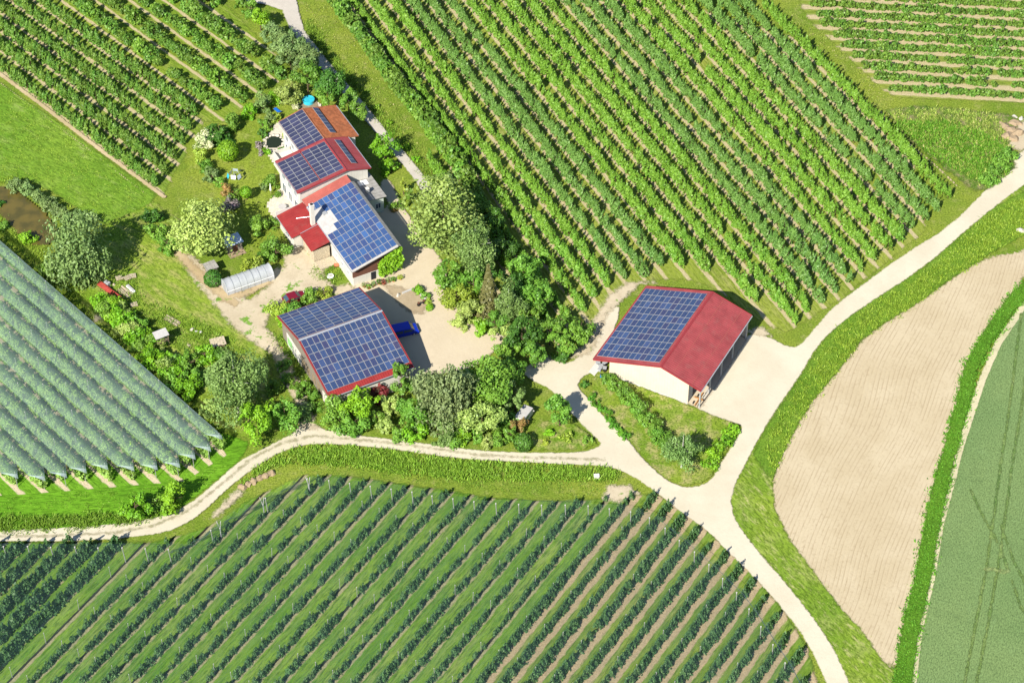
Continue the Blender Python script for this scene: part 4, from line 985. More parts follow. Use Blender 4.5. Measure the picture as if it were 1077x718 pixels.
m = MB(); m.box(0.57, 0.78, -4.85, 9.4, 0, 0.345, M['plinth']); m.build('plinth', A)
m = MB(); gable(m, 19.1, 19.25, [-7.0, 0, 9.4], M['beige'], roofz); m.build('back_wall', A)
m = MB(); m.box(0.76, 19.09, 9.22, 9.38, 0, roofz(9.4) - 0.02, M['beige']); m.build('side_wall', A)
m = MB(); m.box(0.76, 2.4, -4.83, -4.7, 0, roofz(-4.8) - 0.02, M['greypaint']); m.box(16, 19.09, -4.83, -4.7, 0, roofz(-4.8) - 0.02, M['greypaint']); m.box(2.4, 16, -4.83, -4.7, 3.9, roofz(-4.8) - 0.02, M['greypaint']); m.build('side_wall', A)
for x in (0.7, 4.5, 9.0, 13.5, 18.9):
    m = MB(); m.box(x - 0.1, x + 0.1, -7.0, -6.8, 0, roofz(-6.9) - 0.02, M['greypaint']); m.build('roof_post', A)
m = MB(); m.box(0.6, 19.0, -7.0, -6.8, roofz(-6.9) - 0.3, roofz(-6.9) - 0.03, M['greypaint']); m.build('beam', A)
m = MB(); m.box(0.62, 0.74, -6.75, -4.9, roofz(-6.9) - 0.32, roofz(-6.9) - 0.08, M['greypaint']); m.build('beam', A)
for x in (4, 8, 12, 16):
    m = MB(); m.box(x - 0.08, x + 0.08, 11.3, 11.46, 0, roofz(11.4) - 0.02, M['wood']); m.build('roof_post', A)
sl_ = math.atan2(zr - zl, yl); ey = (0, -math.cos(sl_), math.sin(sl_))
ll = yl / math.cos(sl_); pwA = 1.0; nA = 12
panel_grid(A, (0.75, yl - (ll - nA * 1.0) * 0.4 * math.cos(sl_), zl + (ll - nA * 1.0) * 0.4 * math.sin(sl_)), (1, 0, 0), ey, 11, 12, 1.665, 0.985, M['pv'])

# --- cart shed barn with both slopes covered (B)
B = empty('farm_barn', (-34.62, -7.21, 0), rad(27.6)); tag(B, 'weathered grey barn in the middle of the yard, both roof slopes covered with solar panels', 'barn')
LB, yu, yd, zr, zu, zd = 14.85, 9.25, -11.7, 7.37, 5.0, 4.61
m = MB(); ribbed(m, 0, LB, 0, zr, yu, zu, M['redbright']); m.build('roof_slope', B)
m = MB(); ribbed(m, 0, LB, yd, zd, 0, zr, M['redbright']); m.build('roof_slope', B)
m = MB(); m.slab((-0.1, -0.2, zr + 0.05), (LB + 0.1, -0.2, zr + 0.05), (LB + 0.1, 0, zr + 0.13), (-0.1, 0, zr + 0.13), 0.03, M['alu']); m.slab((-0.1, 0, zr + 0.13), (LB + 0.1, 0, zr + 0.13), (LB + 0.1, 0.2, zr + 0.05), (-0.1, 0.2, zr + 0.05), 0.03, M['alu']); m.build('ridge_cap', B)
for x0, x1 in ((-0.14, -0.01), (LB + 0.01, LB + 0.14)):
    m = MB(); m.slab((x0, yd, zd + 0.07), (x1, yd, zd + 0.07), (x1, 0, zr + 0.07), (x0, 0, zr + 0.07), 0.25, M['redtrim']); m.slab((x0, 0, zr + 0.07), (x1, 0, zr + 0.07), (x1, yu, zu + 0.07), (x0, yu, zu + 0.07), 0.25, M['redtrim']); m.build('verge_trim', B)
m = MB(); m.box(0, LB, yd - 0.14, yd - 0.02, zd - 0.13, zd - 0.01, M['alu']); m.build('gutter', B)
def rzB(y): return (zr + (zu - zr) * y / yu if y > 0 else zr + (zd - zr) * y / yd) - 0.12
m = MB(); gable(m, 0.5, 0.62, [-11.1, 0, 8.8], M['greyboard'], rzB, 0.0); m.build('side_wall', B)
m = MB(); m.box(0.42, 0.498, 1.2, 6.8, 0.0, 3.0, M['white']); m.build('white_wall_panel', B)
m = MB(); m.box(0.42, 0.498, -10.9, -7.5, 0, 2.3, M['white']); m.build('white_wall_panel', B)
m = MB(); m.box(0.36, 0.418, 4.6, 6.4, 0.9, 2.4, M['lime']); m.build('green_tarp', B)
for y in (-6.5, -4.6, -2.4, -0.6):
    m = MB(); m.box(0.43, 0.498, y, y + 1.2, 0.9, 2.6, M['wood']); m.build('wall_board', B)
m = MB(); gable(m, 14.2, 14.32, [-11.1, 0, 8.8], M['greyboard'], rzB, 3.2); m.build('side_wall', B)
for y in (-11.1, -6.5, -2.0, 2.8, 8.6):
    m = MB(); m.box(14.15, 14.37, y, y + 0.22, 0, 3.19, M['wood']); m.build('wall_post', B)
m = MB(); m.box(0.63, 14.19, -11.1, -10.98, 0, rzB(-11.1) - 0.03, M['white']); m.build('front_wall', B)
m = MB(); m.box(0.63, 14.19, 8.66, 8.78, 0, rzB(8.8) - 0.03, M['greyboard']); m.build('back_wall', B)
m = MB(); m.box(7.0, 9.6, -11.2, -11.12, 0.0, 2.7, M['brownboard']); m.build('door', B)
s1 = math.atan2(zr - zd, -yd); l1 = -yd / math.cos(s1); ey = (0, math.cos(s1), math.sin(s1))
panel_grid(B, (0.12, yd + (l1 - 7 * 1.53 - 0.2) * math.cos(s1), zd + (l1 - 7 * 1.53 - 0.2) * math.sin(s1)), (1, 0, 0), ey, 15, 7, 0.972, 1.53, M['pv'], cap=60)
s2 = math.atan2(zr - zu, yu); l2 = yu / math.cos(s2); ey = (0, math.cos(s2), -math.sin(s2))
panel_grid(B, (0.1, 0.32 * math.cos(s2), zr - 0.32 * math.sin(s2)), (1, 0, 0), ey, 9, 9, 1.625, 0.995, M['pv'], cap=40)

# --- farmhouse group (C): all share one frame; x runs away from the camera, y to the left
CO = np.array([-27.07, 12.41]); CA = 117.7
def cpos(x, y):
    return CO + drn(CA) * x + nrm(CA) * y
def broof(o, x0, x1, yl_, zl_, y0, z0, yr_, zr_, matL, matR, trim):
    m = MB(); ribbed(m, x0, x1, y0, z0, yl_, zl_, matL, step=0.5); m.build('roof_slope', o)
    m = MB(); ribbed(m, x0, x1, yr_, zr_, y0, z0, matR, step=0.5); m.build('roof_slope', o)
    m = MB(); m.slab((x0 - 0.02, y0 - 0.2, z0 + 0.01), (x1 + 0.02, y0 - 0.2, z0 + 0.01), (x1 + 0.02, y0, z0 + 0.12), (x0 - 0.02, y0, z0 + 0.12), 0.03, trim)
    m.slab((x0 - 0.02, y0, z0 + 0.12), (x1 + 0.02, y0, z0 + 0.12), (x1 + 0.02, y0 + 0.2, z0 + 0.01), (x0 - 0.02, y0 + 0.2, z0 + 0.01), 0.03, trim); m.build('ridge_cap', o)
    for a, b in ((x0 - 0.13, x0 - 0.01), (x1 + 0.01, x1 + 0.13)):
        m = MB(); m.slab((a, yr_, zr_ + 0.07), (b, yr_, zr_ + 0.07), (b, y0, z0 + 0.07), (a, y0, z0 + 0.07), 0.24, trim)
        m.slab((a, y0, z0 + 0.07), (b, y0, z0 + 0.07), (b, yl_, zl_ + 0.07), (a, yl_, zl_ + 0.07), 0.24, trim); m.build('verge_trim', o)
    m = MB(); m.box(x0, x1, yl_ + 0.01, yl_ + 0.13, zl_ - 0.12, zl_, M['alu']); m.build('gutter', o)
    m = MB(); m.box(x0, x1, yr_ - 0.13, yr_ - 0.01, zr_ - 0.12, zr_, M['alu']); m.build('gutter', o)
def window(o, x, y, z, w, h, face='x', frame=None, depth=0.06):
    """face x: wall looks along -x, face l: along +y, face r: along -y"""
    fr = MB(); gl = MB(); frame = frame or M['whitepl']; t = 0.07
    def bx(mb, a0, a1, z0, z1, d0, d1, mat):
        if face == 'x': mb.box(x - d1, x - d0, a0, a1, z0, z1, mat)
        elif face == 'l': mb.box(a0, a1, y + d0, y + d1, z0, z1, mat)
        else: mb.box(a0, a1, y - d1, y - d0, z0, z1, mat)
    c = y if face == 'x' else x
    bx(fr, c - w / 2, c + w / 2, z, z + t, 0.003, depth, frame); bx(fr, c - w / 2, c + w / 2, z + h - t, z + h, 0.003, depth, frame)
    bx(fr, c - w / 2, c - w / 2 + t, z + t, z + h - t, 0.003, depth, frame); bx(fr, c + w / 2 - t, c + w / 2, z + t, z + h - t, 0.003, depth, frame)
    bx(fr, c - t / 2, c + t / 2, z + t, z + h - t, 0.003, depth - 0.005, frame)
    f = fr.build('window', o)
    bx(gl, c - w / 2 + t, c + w / 2 - t, z + t, z + h - t, 0.002, 0.02, M['glass']); gl.build('pane', f)
    return f

# C2: red-roofed dwelling
C2 = empty('red_roofed_house', (*CO, 0), rad(CA)); tag(C2, 'white house with red metal roof, solar panels on its broad left slope', 'house')
X0, X1, YL, YR, Y0, ZL_, ZR_, Z0 = 20.7, 30.2, 0.85, -13.35, -8.7, 6.4, 6.6, 7.9
broof(C2, X0, X1, YL, ZL_, Y0, Z0, YR, ZR_, M['red'], M['red'], M['redtrim'])
def rz2(y): return (Z0 + (ZL_ - Z0) * (y - Y0) / (YL - Y0) if y > Y0 else Z0 + (ZR_ - Z0) * (y - Y0) / (YR - Y0)) - 0.12
m = MB(); gable(m, 21.15, 21.45, [-12.9, Y0, 0.25], M['white'], rz2); m.build('gable_wall', C2)
m = MB(); m.box(21.46, 30.1, -0.05, 0.25, 0, rz2(0.25) - 0.01, M['white']); m.build('side_wall', C2)
m = MB(); m.box(21.46, 30.1, -12.9, -12.6, 0, rz2(-12.9) - 0.01, M['white']); m.build('side_wall', C2)
for x in (23, 25.6, 28.2): window(C2, x, 0.25, 3.6, 1.2, 1.3, 'l')
for x in (23, 25.6, 28.2): window(C2, x, 0.25, 0.5, 1.5, 2.1, 'l')
for x in (23.5, 27): window(C2, x, -12.9, 3.6, 1.1, 1.2, 'r')
s1 = math.atan2(Z0 - ZL_, YL - Y0); ey = (0, -math.cos(s1), math.sin(s1))
panel_grid(C2, (X0 + 0.55, YL - 0.05, ZL_), (1, 0, 0), ey, 8, 3, 1.03, 1.53, M['pvdark'])
panel_grid(C2, (X0 + 0.55, YL - 0.05 - 4.78 * math.cos(s1), ZL_ + 4.78 * math.sin(s1)), (1, 0, 0), ey, 8, 3, 1.03, 1.53, M['pvdark'])
m = MB(); yy = YL - 0.05 - 4.68 * math.cos(s1); zz_ = ZL_ + 4.68 * math.sin(s1); m.box(X0 + 0.4, X1 - 0.3, yy - 0.04, yy + 0.04, zz_ + 0.05, zz_ + 0.2, M['redtrim']); m.build('roof_seam', C2)
s2 = math.atan2(Z0 - ZR_, Y0 - YR); ey = (0, math.cos(s2), math.sin(s2))
tilt = 0.15
panel_grid(C2, (X0 + 1.3, YR + 2.2, ZR_ + 2.2 * math.tan(s2)), (1, 0, 0), (0, math.cos(s2 + tilt), math.sin(s2 + tilt)), 6, 1, 1.2, 1.1, M['pvdark'], name='solar_collector', lift=0.3)

# C1: orange tiled house
C1 = empty('tile_roofed_house', (*CO, 0), rad(CA)); tag(C1, 'white house with orange tiled right slope and solar panels on its left slope', 'house')
X0, X1, YL, YR, Y0, ZL_, ZR_, Z0 = 30.35, 39.9, -4.1, -15.4, -8.85, 6.5, 6.1, 7.75
broof(C1, X0, X1, YL, ZL_, Y0, Z0, YR, ZR_, M['tile'], M['tile'], M['tile'])
m = MB(); gable(m, 30.4, 30.7, [-14.8, Y0, -4.6], M['white'], rz2 if False else (lambda y: (Z0 + (ZL_ - Z0) * (y - Y0) / (YL - Y0) if y > Y0 else Z0 + (ZR_ - Z0) * (y - Y0) / (YR - Y0)) - 0.12)); m.build('gable_wall', C1)
m = MB(); m.box(30.71, 39.5, -4.9, -4.6, 0, 6.2, M['white']); m.build('side_wall', C1)
m = MB(); m.box(30.71, 39.5, -14.8, -14.5, 0, 5.95, M['white']); m.build('side_wall', C1)
m = MB(); m.box(39.2, 39.5, -14.5, -4.9, 0, 6.0, M['white']); m.build('back_wall', C1)
for x in (32.5, 35.2, 37.8): window(C1, x, -4.6, 3.4, 1.2, 1.3, 'l'); window(C1, x, -4.6, 0.4, 1.5, 2.1, 'l')
for x in (32.5, 37): window(C1, x, -14.8, 3.3, 1.1, 1.2, 'r')
window(C1, 30.4, -13.9, 3.6, 0.9, 1.0, 'x')
s1 = math.atan2(Z0 - ZL_, YL - Y0); ey = (0, -math.cos(s1), math.sin(s1))
panel_grid(C1, (X0 + 0.15, YL - 0.02, ZL_), (1, 0, 0), ey, 9, 3, 1.03, 1.62, M['pvdark'])
s2 = math.atan2(Z0 - ZR_, Y0 - YR)
panel_grid(C1, (X0 + 1.2, YR + 3.9, ZR_ + 3.9 * math.tan(s2)), (1, 0, 0), (0, math.cos(s2 + tilt), math.sin(s2 + tilt)), 7, 1, 1.13, 1.15, M['pvdark'], name='solar_collector', lift=0.3)
# balcony / terrace on the left of C1
TB = empty('house_terrace', (*CO, 0), rad(CA)); tag(TB, 'white walled terrace in the corner between both houses, with a table on it', 'terrace')
m = MB(); m.box(30.4, 36.4, -4.5, -1.2, 0, 2.7, M['white']); m.build('terrace_base', TB)
m = MB(); m.box(30.5, 36.3, -1.35, -1.22, 2.7, 3.5, M['white']); m.box(36.18, 36.3, -4.4, -1.36, 2.7, 3.5, M['white']); m.build('parapet', TB)
TT = empty('round_table', (*cpos(32.6, -2.9), 2.71), rad(CA)); tag(TT, 'small round pink topped table on the white terrace', 'table')
m = MB(); m.cyl((0, 0, 0.66), (0, 0, 0.72), 0.55, 0.55, M['pink'], 14); m.build('table_top', TT); m = MB(); m.cyl((0, 0, 0), (0, 0, 0.655), 0.05, 0.05, M['alu'], 6); m.cyl((0, 0, 0), (0, 0, 0.04), 0.3, 0.28, M['alu'], 10); m.build('pedestal', TT)
for a in (0.6, 2.6, 4.6):
    p = cpos(32.6 + math.cos(a) * 0.95, -2.9 + math.sin(a) * 0.95); o = empty('garden_chair', (*p, 2.71), rad(CA) + a + math.pi); tag(o, 'white chair pulled up to the round pink topped table', 'chair', 'chairs around the terrace table')
    m = MB(); m.box(-0.22, 0.22, -0.22, 0.22, 0.42, 0.46, M['whitepl']); m.build('seat', o); m = MB(); m.box(-0.24, -0.19, -0.22, 0.22, 0.47, 0.9, M['whitepl']); m.build('backrest', o)
    for sx in (-0.2, 0.2):
        for sy in (-0.2, 0.2): m = MB(); m.box(sx - 0.02, sx + 0.02, sy - 0.02, sy + 0.02, 0, 0.415, M['whitepl']); m.build('leg', o)

# C3: long stable with a single slope
C3 = empty('stable_building', (*CO, 0), rad(CA)); tag(C3, 'long stable with one slope of bright blue solar panels and a bare pale corner', 'stable')
zc3 = lambda y: 4.3 + (6.6 - 4.3) * (-y) / 8.7
m = MB(); m.slab((0, -8.7, 6.6), (18.85, -8.7, 6.6), (18.85, 0, 4.3), (0, 0, 4.3), 0.12, M['palegrey']); m.build('roof_slope', C3)
m = MB(); ribbed(m, 18.86, 20.95, -8.7, 6.62, 0, 4.32, M['redpale'], step=0.5); m.build('red_roof_strip', C3)
m = MB(); m.slab((-0.05, -9.25, 6.45), (18.85, -9.25, 6.45), (18.85, -8.71, 6.72), (-0.05, -8.71, 6.72), 0.06, M['greyroof']); m.build('ridge_flashing', C3)
m = MB(); m.slab((-0.1, -8.7, 6.68), (-0.01, -8.7, 6.68), (-0.01, 0, 4.38), (-0.1, 0, 4.38), 0.22, M['palegrey']); m.build('verge_trim', C3)
m = MB(); m.box(0, 18.8, 0.01, 0.13, 4.15, 4.27, M['alu']); m.build('gutter', C3)
m = MB(); gable(m, 0.75, 0.95, [-8.4, -0.4], M['brownboard'], lambda y: zc3(y) - 0.14, 2.05); m.build('gable_boarding', C3)
m = MB(); m.box(0.7, 0.98, -8.4, -0.4, 0, 2.045, M['white']); m.build('front_wall', C3)
m = MB(); m.box(0.64, 0.698, -4.6, -3.7, 0, 2.0, M['dark']); m.build('door', C3)
m = MB(); m.box(0.99, 20.9, -0.55, -0.35, 0, 4.1, M['white']); m.build('side_wall', C3)
m = MB(); m.box(0.99, 20.9, -8.4, -8.2, 0, 6.3, M['white']); m.build('side_wall', C3)
for x in (3, 6, 9, 12): window(C3, x, -8.4, 1.3, 1.0, 0.9, 'r')
for x in (2.6, 5.0, 7.4): window(C3, x, -0.35, 1.6, 0.8, 0.8, 'l')
m = MB(); m.box(14.9, 15.6, -2.2, -1.5, zc3(-1.9) - 0.1, zc3(-1.9) + 0.22, M['greypaint']); m.build('roof_hatch', C3)
s1 = math.atan2(2.3, 8.7); ey = (0, -math.cos(s1), math.sin(s1))
miss = [(7, 0), (8, 0), (9, 0), (7, 1), (8, 1), (9, 1), (7, 2), (8, 2), (9, 2)]
miss = [(i, j) for i in (6, 7, 8) for j in (0, 1)] + [(i, 2) for i in (7, 8)] + [(9, 0), (9, 1), (9, 2)][:2]
panel_grid(C3, (0.25, -0.12, 4.3), (1, 0, 0), ey, 11, 9, 1.68, 0.985, M['pvbright'], missing=miss, cap=100)
ch = empty('tall_chimney', (*cpos(14.6, 0.75), 0), rad(CA)); tag(ch, 'tall white square chimney standing where the red annexe meets the stable', 'chimney')
m = MB(); m.box(-0.35, 0.35, -0.35, 0.35, 0, 8.3, M['white']); m.build('shaft', ch); m = MB(); m.box(-0.42, 0.42, -0.42, 0.42, 8.31, 8.42, M['plinth']); m.box(-0.2, 0.2, -0.2, 0.2, 8.42, 8.6, M['dark']); m.build('cap', ch)
# C4: grey roofed annexe on the right
C4 = empty('grey_roofed_annexe', (*CO, 0), rad(CA)); tag(C4, 'small annexe with grey weathered flat roof between the stable and the dark driveway', 'annexe')
m = MB(); m.slab((15.3, -13.75, 3.95), (22.6, -13.75, 3.95), (22.6, -9.3, 4.35), (15.3, -9.3, 4.35), 0.12, M['greyroof'])
for x in np.arange(15.4, 22.6, 0.9): m.slab((x, -13.75, 3.97), (x + 0.06, -13.75, 3.97), (x + 0.06, -9.3, 4.37), (x, -9.3, 4.37), 0.015, M['palegrey'])
m.build('roof', C4)
m = MB(); m.slab((19.6, -12.4, 4.11), (20.9, -12.4, 4.11), (20.9, -10.6, 4.27), (19.6, -10.6, 4.27), 0.03, M['whitepl']); m.build('roof_patch', C4)
m = MB(); m.box(15.7, 22.4, -13.3, -9.3, 0, 3.8, M['mint']); m.build('walls', C4)
window(C4, 15.7, -12.2, 1.4, 1.0, 1.2, 'x')
m = MB(); m.box(17.1, 17.7, -11.3, -10.8, 4.1, 5.2, M['greypaint']); m.box(17.05, 17.75, -11.35, -10.75, 5.2, 5.28, M['plinth']); m.build('chimney', C4)
# C5: red annexe roofs on the left
C5 = empty('red_roofed_annexe', (*CO, 0), rad(CA)); tag(C5, 'low L-shaped annexe with deep red roof on the left of the stable', 'annexe')
m = MB(); ribbed(m, 13.9, 20.5, 0.02, 4.12, 5.1, 3.0, M['redbright'], step=0.6); m.build('roof_slope', C5)
m = MB(); ribbed(m, 9.0, 13.88, 0.02, 4.08, 3.6, 3.25, M['redbright'], step=0.6); m.build('roof_slope', C5)
m = MB(); m.cyl((13.88, 0.1, 4.2), (13.88, 3.5, 3.45), 0.04, 0.04, M['alu'], 6); m.cyl((16.2, 0.1, 4.2), (17.6, 2.6, 3.68), 0.04, 0.04, M['alu'], 6); m.build('roof_pipe', C5)
m = MB(); m.box(13.9, 20.6, 5.12, 5.22, 2.82, 2.94, M['alu']); m.build('gutter', C5)
m = MB(); m.box(20.52, 20.62, 0.1, 5.2, 2.9, 3.9, M['plinth']); m.build('parapet', C5)
m = MB(); m.box(14.2, 20.4, 4.5, 4.65, 0, 2.8, M['white']); m.box(14.2, 14.35, 0.1, 4.49, 0, 2.85, M['white']); m.build('walls', C5)
m = MB(); m.box(9.3, 9.42, 0.1, 3.1, 0, 2.9, M['palewood']); m.box(9.43, 13.8, 2.98, 3.1, 0, 2.8, M['palewood']); m.build('board_wall', C5)
m = MB(); m.box(7.0, 9.1, -0.25, 3.0, 0, 0.5, M['palewood']); m.build('wooden_deck', C5)
window(C5, 17, 4.65, 0.9, 1.3, 1.2, 'l')

# ------------------------------------------------------------------ vehicles
def wheel(root, x, y, r, w):
    m = MB(); m.cyl((x, y - w / 2, r), (x, y + w / 2, r), r, r, M['rubber'], 16); wh = m.build('wheel', root, 0.02)
    s = 1 if y > 0 else -1
    m = MB(); m.cyl((x, y + s * (w / 2 + 0.005), r), (x, y + s * (w / 2 + 0.03), r), r * 0.6, r * 0.5, M['alu'], 12); m.build('rim', wh)
def slabs(root, name, pts, mat, th=0.02):
    m = MB(); a, b, c, d = [Vector(p) for p in pts]; n = (b - a).cross(d - a).normalized() * th
    m.hexa([a, b, c, d, a + n, b + n, c + n, d + n], mat); return m.build(name, root)
def vehicle(name, loc, rz, L, Wd, prof, mat, label, cat, ws, roofz_, rear, side, wr=0.33, axle=0.3):
    root = empty(name, loc, rz); tag(root, label, cat)
    m = MB(); m.extrude_xz(prof, -Wd / 2, Wd / 2, mat); m.build('body', root, 0.07)
    (x0, z0), (x1, z1) = ws; w = Wd / 2 - 0.14
    n = Vector((z1 - z0, 0, x0 - x1)).normalized() * 0.015
    slabs(root, 'windscreen', [(x0 + n.x, -w, z0 + n.z), (x0 + n.x, w, z0 + n.z), (x1 + n.x, w * 0.94, z1 + n.z), (x1 + n.x, -w * 0.94, z1 + n.z)], M['glass'])
    if rear:
        (x0, z0), (x1, z1) = rear
        slabs(root, 'rear_window', [(x0 - 0.03, w, z0), (x0 - 0.03, -w, z0), (x1 - 0.03, -w * 0.94, z1), (x1 - 0.03, w * 0.94, z1)], M['glass'])
    for s in (-1, 1):
        for q in side:
            y = s * (Wd / 2 + 0.004); pts = [(p[0], y, p[1]) for p in q]
            if s > 0: pts = pts[::-1]
            slabs(root, 'side_window', pts, M['glass'], 0.012)
        m = MB(); m.box(L / 2 - 0.12, L / 2 - 0.01, s * (Wd / 2 - 0.42) - 0.14, s * (Wd / 2 - 0.42) + 0.24 * (1 if s > 0 else 1) - 0.06, 0.62, 0.80, M['whitepl']); m.build('headlight', root, 0.02)
        m = MB(); m.box(ws[0][0] - 0.25, ws[0][0] - 0.1, s * (Wd / 2 + 0.11) - 0.1, s * (Wd / 2 + 0.11) + 0.1, ws[0][1] - 0.02, ws[0][1] + 0.16, mat); m.build('wing_mirror', root, 0.02)
        for x in (-L * axle, L * axle + 0.05): wheel(root, x, s * (Wd / 2 - 0.08), wr, 0.22)
    m = MB(); m.box(L / 2 - 0.06, L / 2 + 0.08, -Wd / 2 + 0.1, Wd / 2 - 0.1, 0.32, 0.55, M['rubber']); m.build('bumper', root, 0.03)
    return root
vp = G(424.5, 347, 1.0)
vehicle('blue_van', (vp[0], vp[1], 0.05), rad(19), 5.0, 1.9, [(-2.45, 0.32), (2.4, 0.32), (2.5, 0.75), (2.35, 1.0), (1.72, 1.18), (1.05, 1.9), (-2.3, 1.96), (-2.48, 1.6)], M['vanblue'],
        'bright blue van parked in the shade with its tail under the barn roof', 'van', ((1.70, 1.19), (1.08, 1.86)), 1.9, ((-2.47, 1.1), (-2.37, 1.8)), [[(-2.0, 1.15), (-0.4, 1.15), (-0.4, 1.7), (-2.0, 1.7)], [(-0.2, 1.15), (1.45, 1.15), (0.95, 1.7), (-0.2, 1.7)]])
vp = G(309.5, 312.5, 0.8)
vehicle('red_car', (vp[0], vp[1], 0.03), rad(28), 4.0, 1.7, [(-1.95, 0.3), (1.95, 0.3), (2.0, 0.65), (1.85, 0.85), (1.0, 0.95), (0.35, 1.42), (-1.1, 1.45), (-1.75, 1.0), (-2.0, 0.9)], M['carred'],
        'dark red hatchback half hidden among the bushes above the grey barn', 'car', ((1.0, 0.96), (0.4, 1.39)), 1.4, ((-1.78, 0.98), (-1.18, 1.40)), [[(-1.2, 0.95), (-0.3, 0.95), (-0.3, 1.33), (-0.95, 1.33)], [(-0.2, 0.95), (0.8, 0.95), (0.3, 1.33), (-0.2, 1.33)]], 0.3)
vp = G(551, 438, 0.8)
vehicle('white_trailer', (vp[0], vp[1], 0.03), rad(60), 3.4, 1.7, [(-1.6, 0.5), (1.6, 0.5), (1.7, 1.1), (1.55, 1.9), (-1.55, 1.9), (-1.7, 1.1)], M['palegrey'],
        'small pale caravan half hidden under trees beside the lane', 'caravan', ((1.72, 1.15), (1.6, 1.75)), 1.9, None, [[(-1.1, 1.1), (0.2, 1.1), (0.2, 1.6), (-1.1, 1.6)]], 0.3, 0.12)

# ------------------------------------------------------------------ polytunnel, sheds, garden things
g1 = G(236.5, 306.5, 0); tl = empty('polytunnel', (g1[0], g1[1], 0), rad(28)); tag(tl, 'long pale plastic covered polytunnel with round roof beside the dirt track', 'greenhouse')
film = net_mat('cloudy_film', (0.66, 0.68, 0.72), 0.80, 0.12, 0.5)
LT, rT, hT = 8.6, 1.45, 1.1
V = []; F = []
sec = [(-rT, 0)] + [(-rT * math.cos(a), hT + rT * math.sin(a) * 0.9) for a in np.linspace(0, math.pi, 11)] + [(rT, 0)]
nx = 22
for i in range(nx + 1):
    x = LT * i / nx; sg = 0.03 * math.cos(i / nx * 9 * 2 * math.pi)
    for y, z in sec: V.append((x, y * (1 + sg * 0.5), z * (1 + sg)))
for i in range(nx):
    for j in range(len(sec) - 1): a = i * len(sec) + j; F.append((a, a + 1, a + 1 + len(sec), a + len(sec)))
link('film_cover', raw_mesh('film_cover', V, F, [film]), tl)
for x in (0.0, LT):
    m = MB(); m.poly([(x, y, z) for y, z in sec], film); m.build('end_wall', tl)
m = MB(); m.box(-0.06, -0.02, -0.45, 0.45, 0, 1.75, M['greypaint']); m.build('door', tl)
for i in range(8):
    m = MB(); x = LT * i / 7
    for (a, b) in zip(sec[:-1], sec[1:]): m.cyl((x, a[0] * 1.03, a[1] * 1.03), (x, b[0] * 1.03, b[1] * 1.03), 0.03, 0.03, M['alu'], 5, False)
    m.build('hoop', tl)
for s in (-1, 1): m = MB(); m.box(0, LT, s * rT * 1.03 - 0.04, s * rT * 1.03 + 0.04, 1.05, 1.15, M['whitepl']); m.build('side_rail', tl)

def shed(name, px, az, L, Wd, h0, h1, rm, wm_, label, cat='shed', over=0.25, door=True, h=0):
    p = G(px[0], px[1], (h0 + h1) / 2); o = empty(name, (p[0], p[1], 0), rad(az)); tag(o, label, cat)
    m = MB(); m.slab((-L / 2 - over, -Wd / 2 - over, h0), (L / 2 + over, -Wd / 2 - over, h0), (L / 2 + over, Wd / 2 + over, h1), (-L / 2 - over, Wd / 2 + over, h1), 0.08, rm)
    for i in range(int(L / 0.5) + 1):
        x = -L / 2 - over + 0.05 + i * 0.5
        m.slab((x, -Wd / 2 - over, h0 + 0.03), (x + 0.07, -Wd / 2 - over, h0 + 0.03), (x + 0.07, Wd / 2 + over, h1 + 0.03), (x, Wd / 2 + over, h1 + 0.03), 0.028, rm)
    m.build('roof', o)
    m = MB(); zf = lambda y: h0 + (h1 - h0) * (y + Wd / 2 + over) / (Wd + 2 * over) - 0.1
    gable(m, -L / 2, L / 2, [-Wd / 2, Wd / 2], wm_, zf); m.build('walls', o)
    if door: m = MB(); m.box(-0.4, 0.4, -Wd / 2 - 0.04, -Wd / 2 - 0.003, 0, min(1.8, h0 - 0.3), M['brownboard']); m.build('door', o)
    return o
shed('garden_shed', (244.5, 252), 30, 2.6, 1.9, 2.0, 2.3, M['bluewhite'], M['greyboard'], 'garden shed with pale blue roof at the edge of the very broad light green tree')
shed('small_hut', (221.5, 279), 30, 1.7, 1.4, 1.7, 1.9, M['greyroof'], M['greyboard'], 'little dark hut with grey roof beside the round dark bush')
shed('rabbit_hutch', (229, 359), 20, 2.0, 1.3, 1.0, 1.2, M['palewood'], M['wood'], 'low hutch with bleached roof among scrap timber beside the dirt track', 'hutch', door=False)
shed('bee_box', (627.5, 499.5), 5, 0.8, 0.5, 0.7, 0.8, M['plinth'], M['white'], 'small white box on the grass where the lane meets the main road', 'box', over=0.04, door=False)
# raised lookout with a slanted roof
p = G(171, 364, 0); lo_ = empty('raised_hide', (p[0], p[1], 0), rad(30)); tag(lo_, 'raised wooden hide on stilts with slanting pale roof above the hedge', 'hide')
m = MB(); m.slab((-1.2, -0.7, 2.7), (1.2, -0.7, 2.7), (1.2, 0.8, 3.1), (-1.2, 0.8, 3.1), 0.07, M['palegrey']); m.build('roof', lo_)
for x in (-1.0, 1.0):
    for y in (-0.55, 0.6): m = MB(); m.box(x - 0.05, x + 0.05, y - 0.05, y + 0.05, 0, 2.72, M['wood']); m.build('leg', lo_)
m = MB(); m.box(-1.05, 1.05, -0.6, 0.66, 1.3, 1.4, M['wood']); m.box(-1.05, 1.05, -0.66, -0.61, 1.4, 2.0, M['wood']); m.build('platform', lo_)
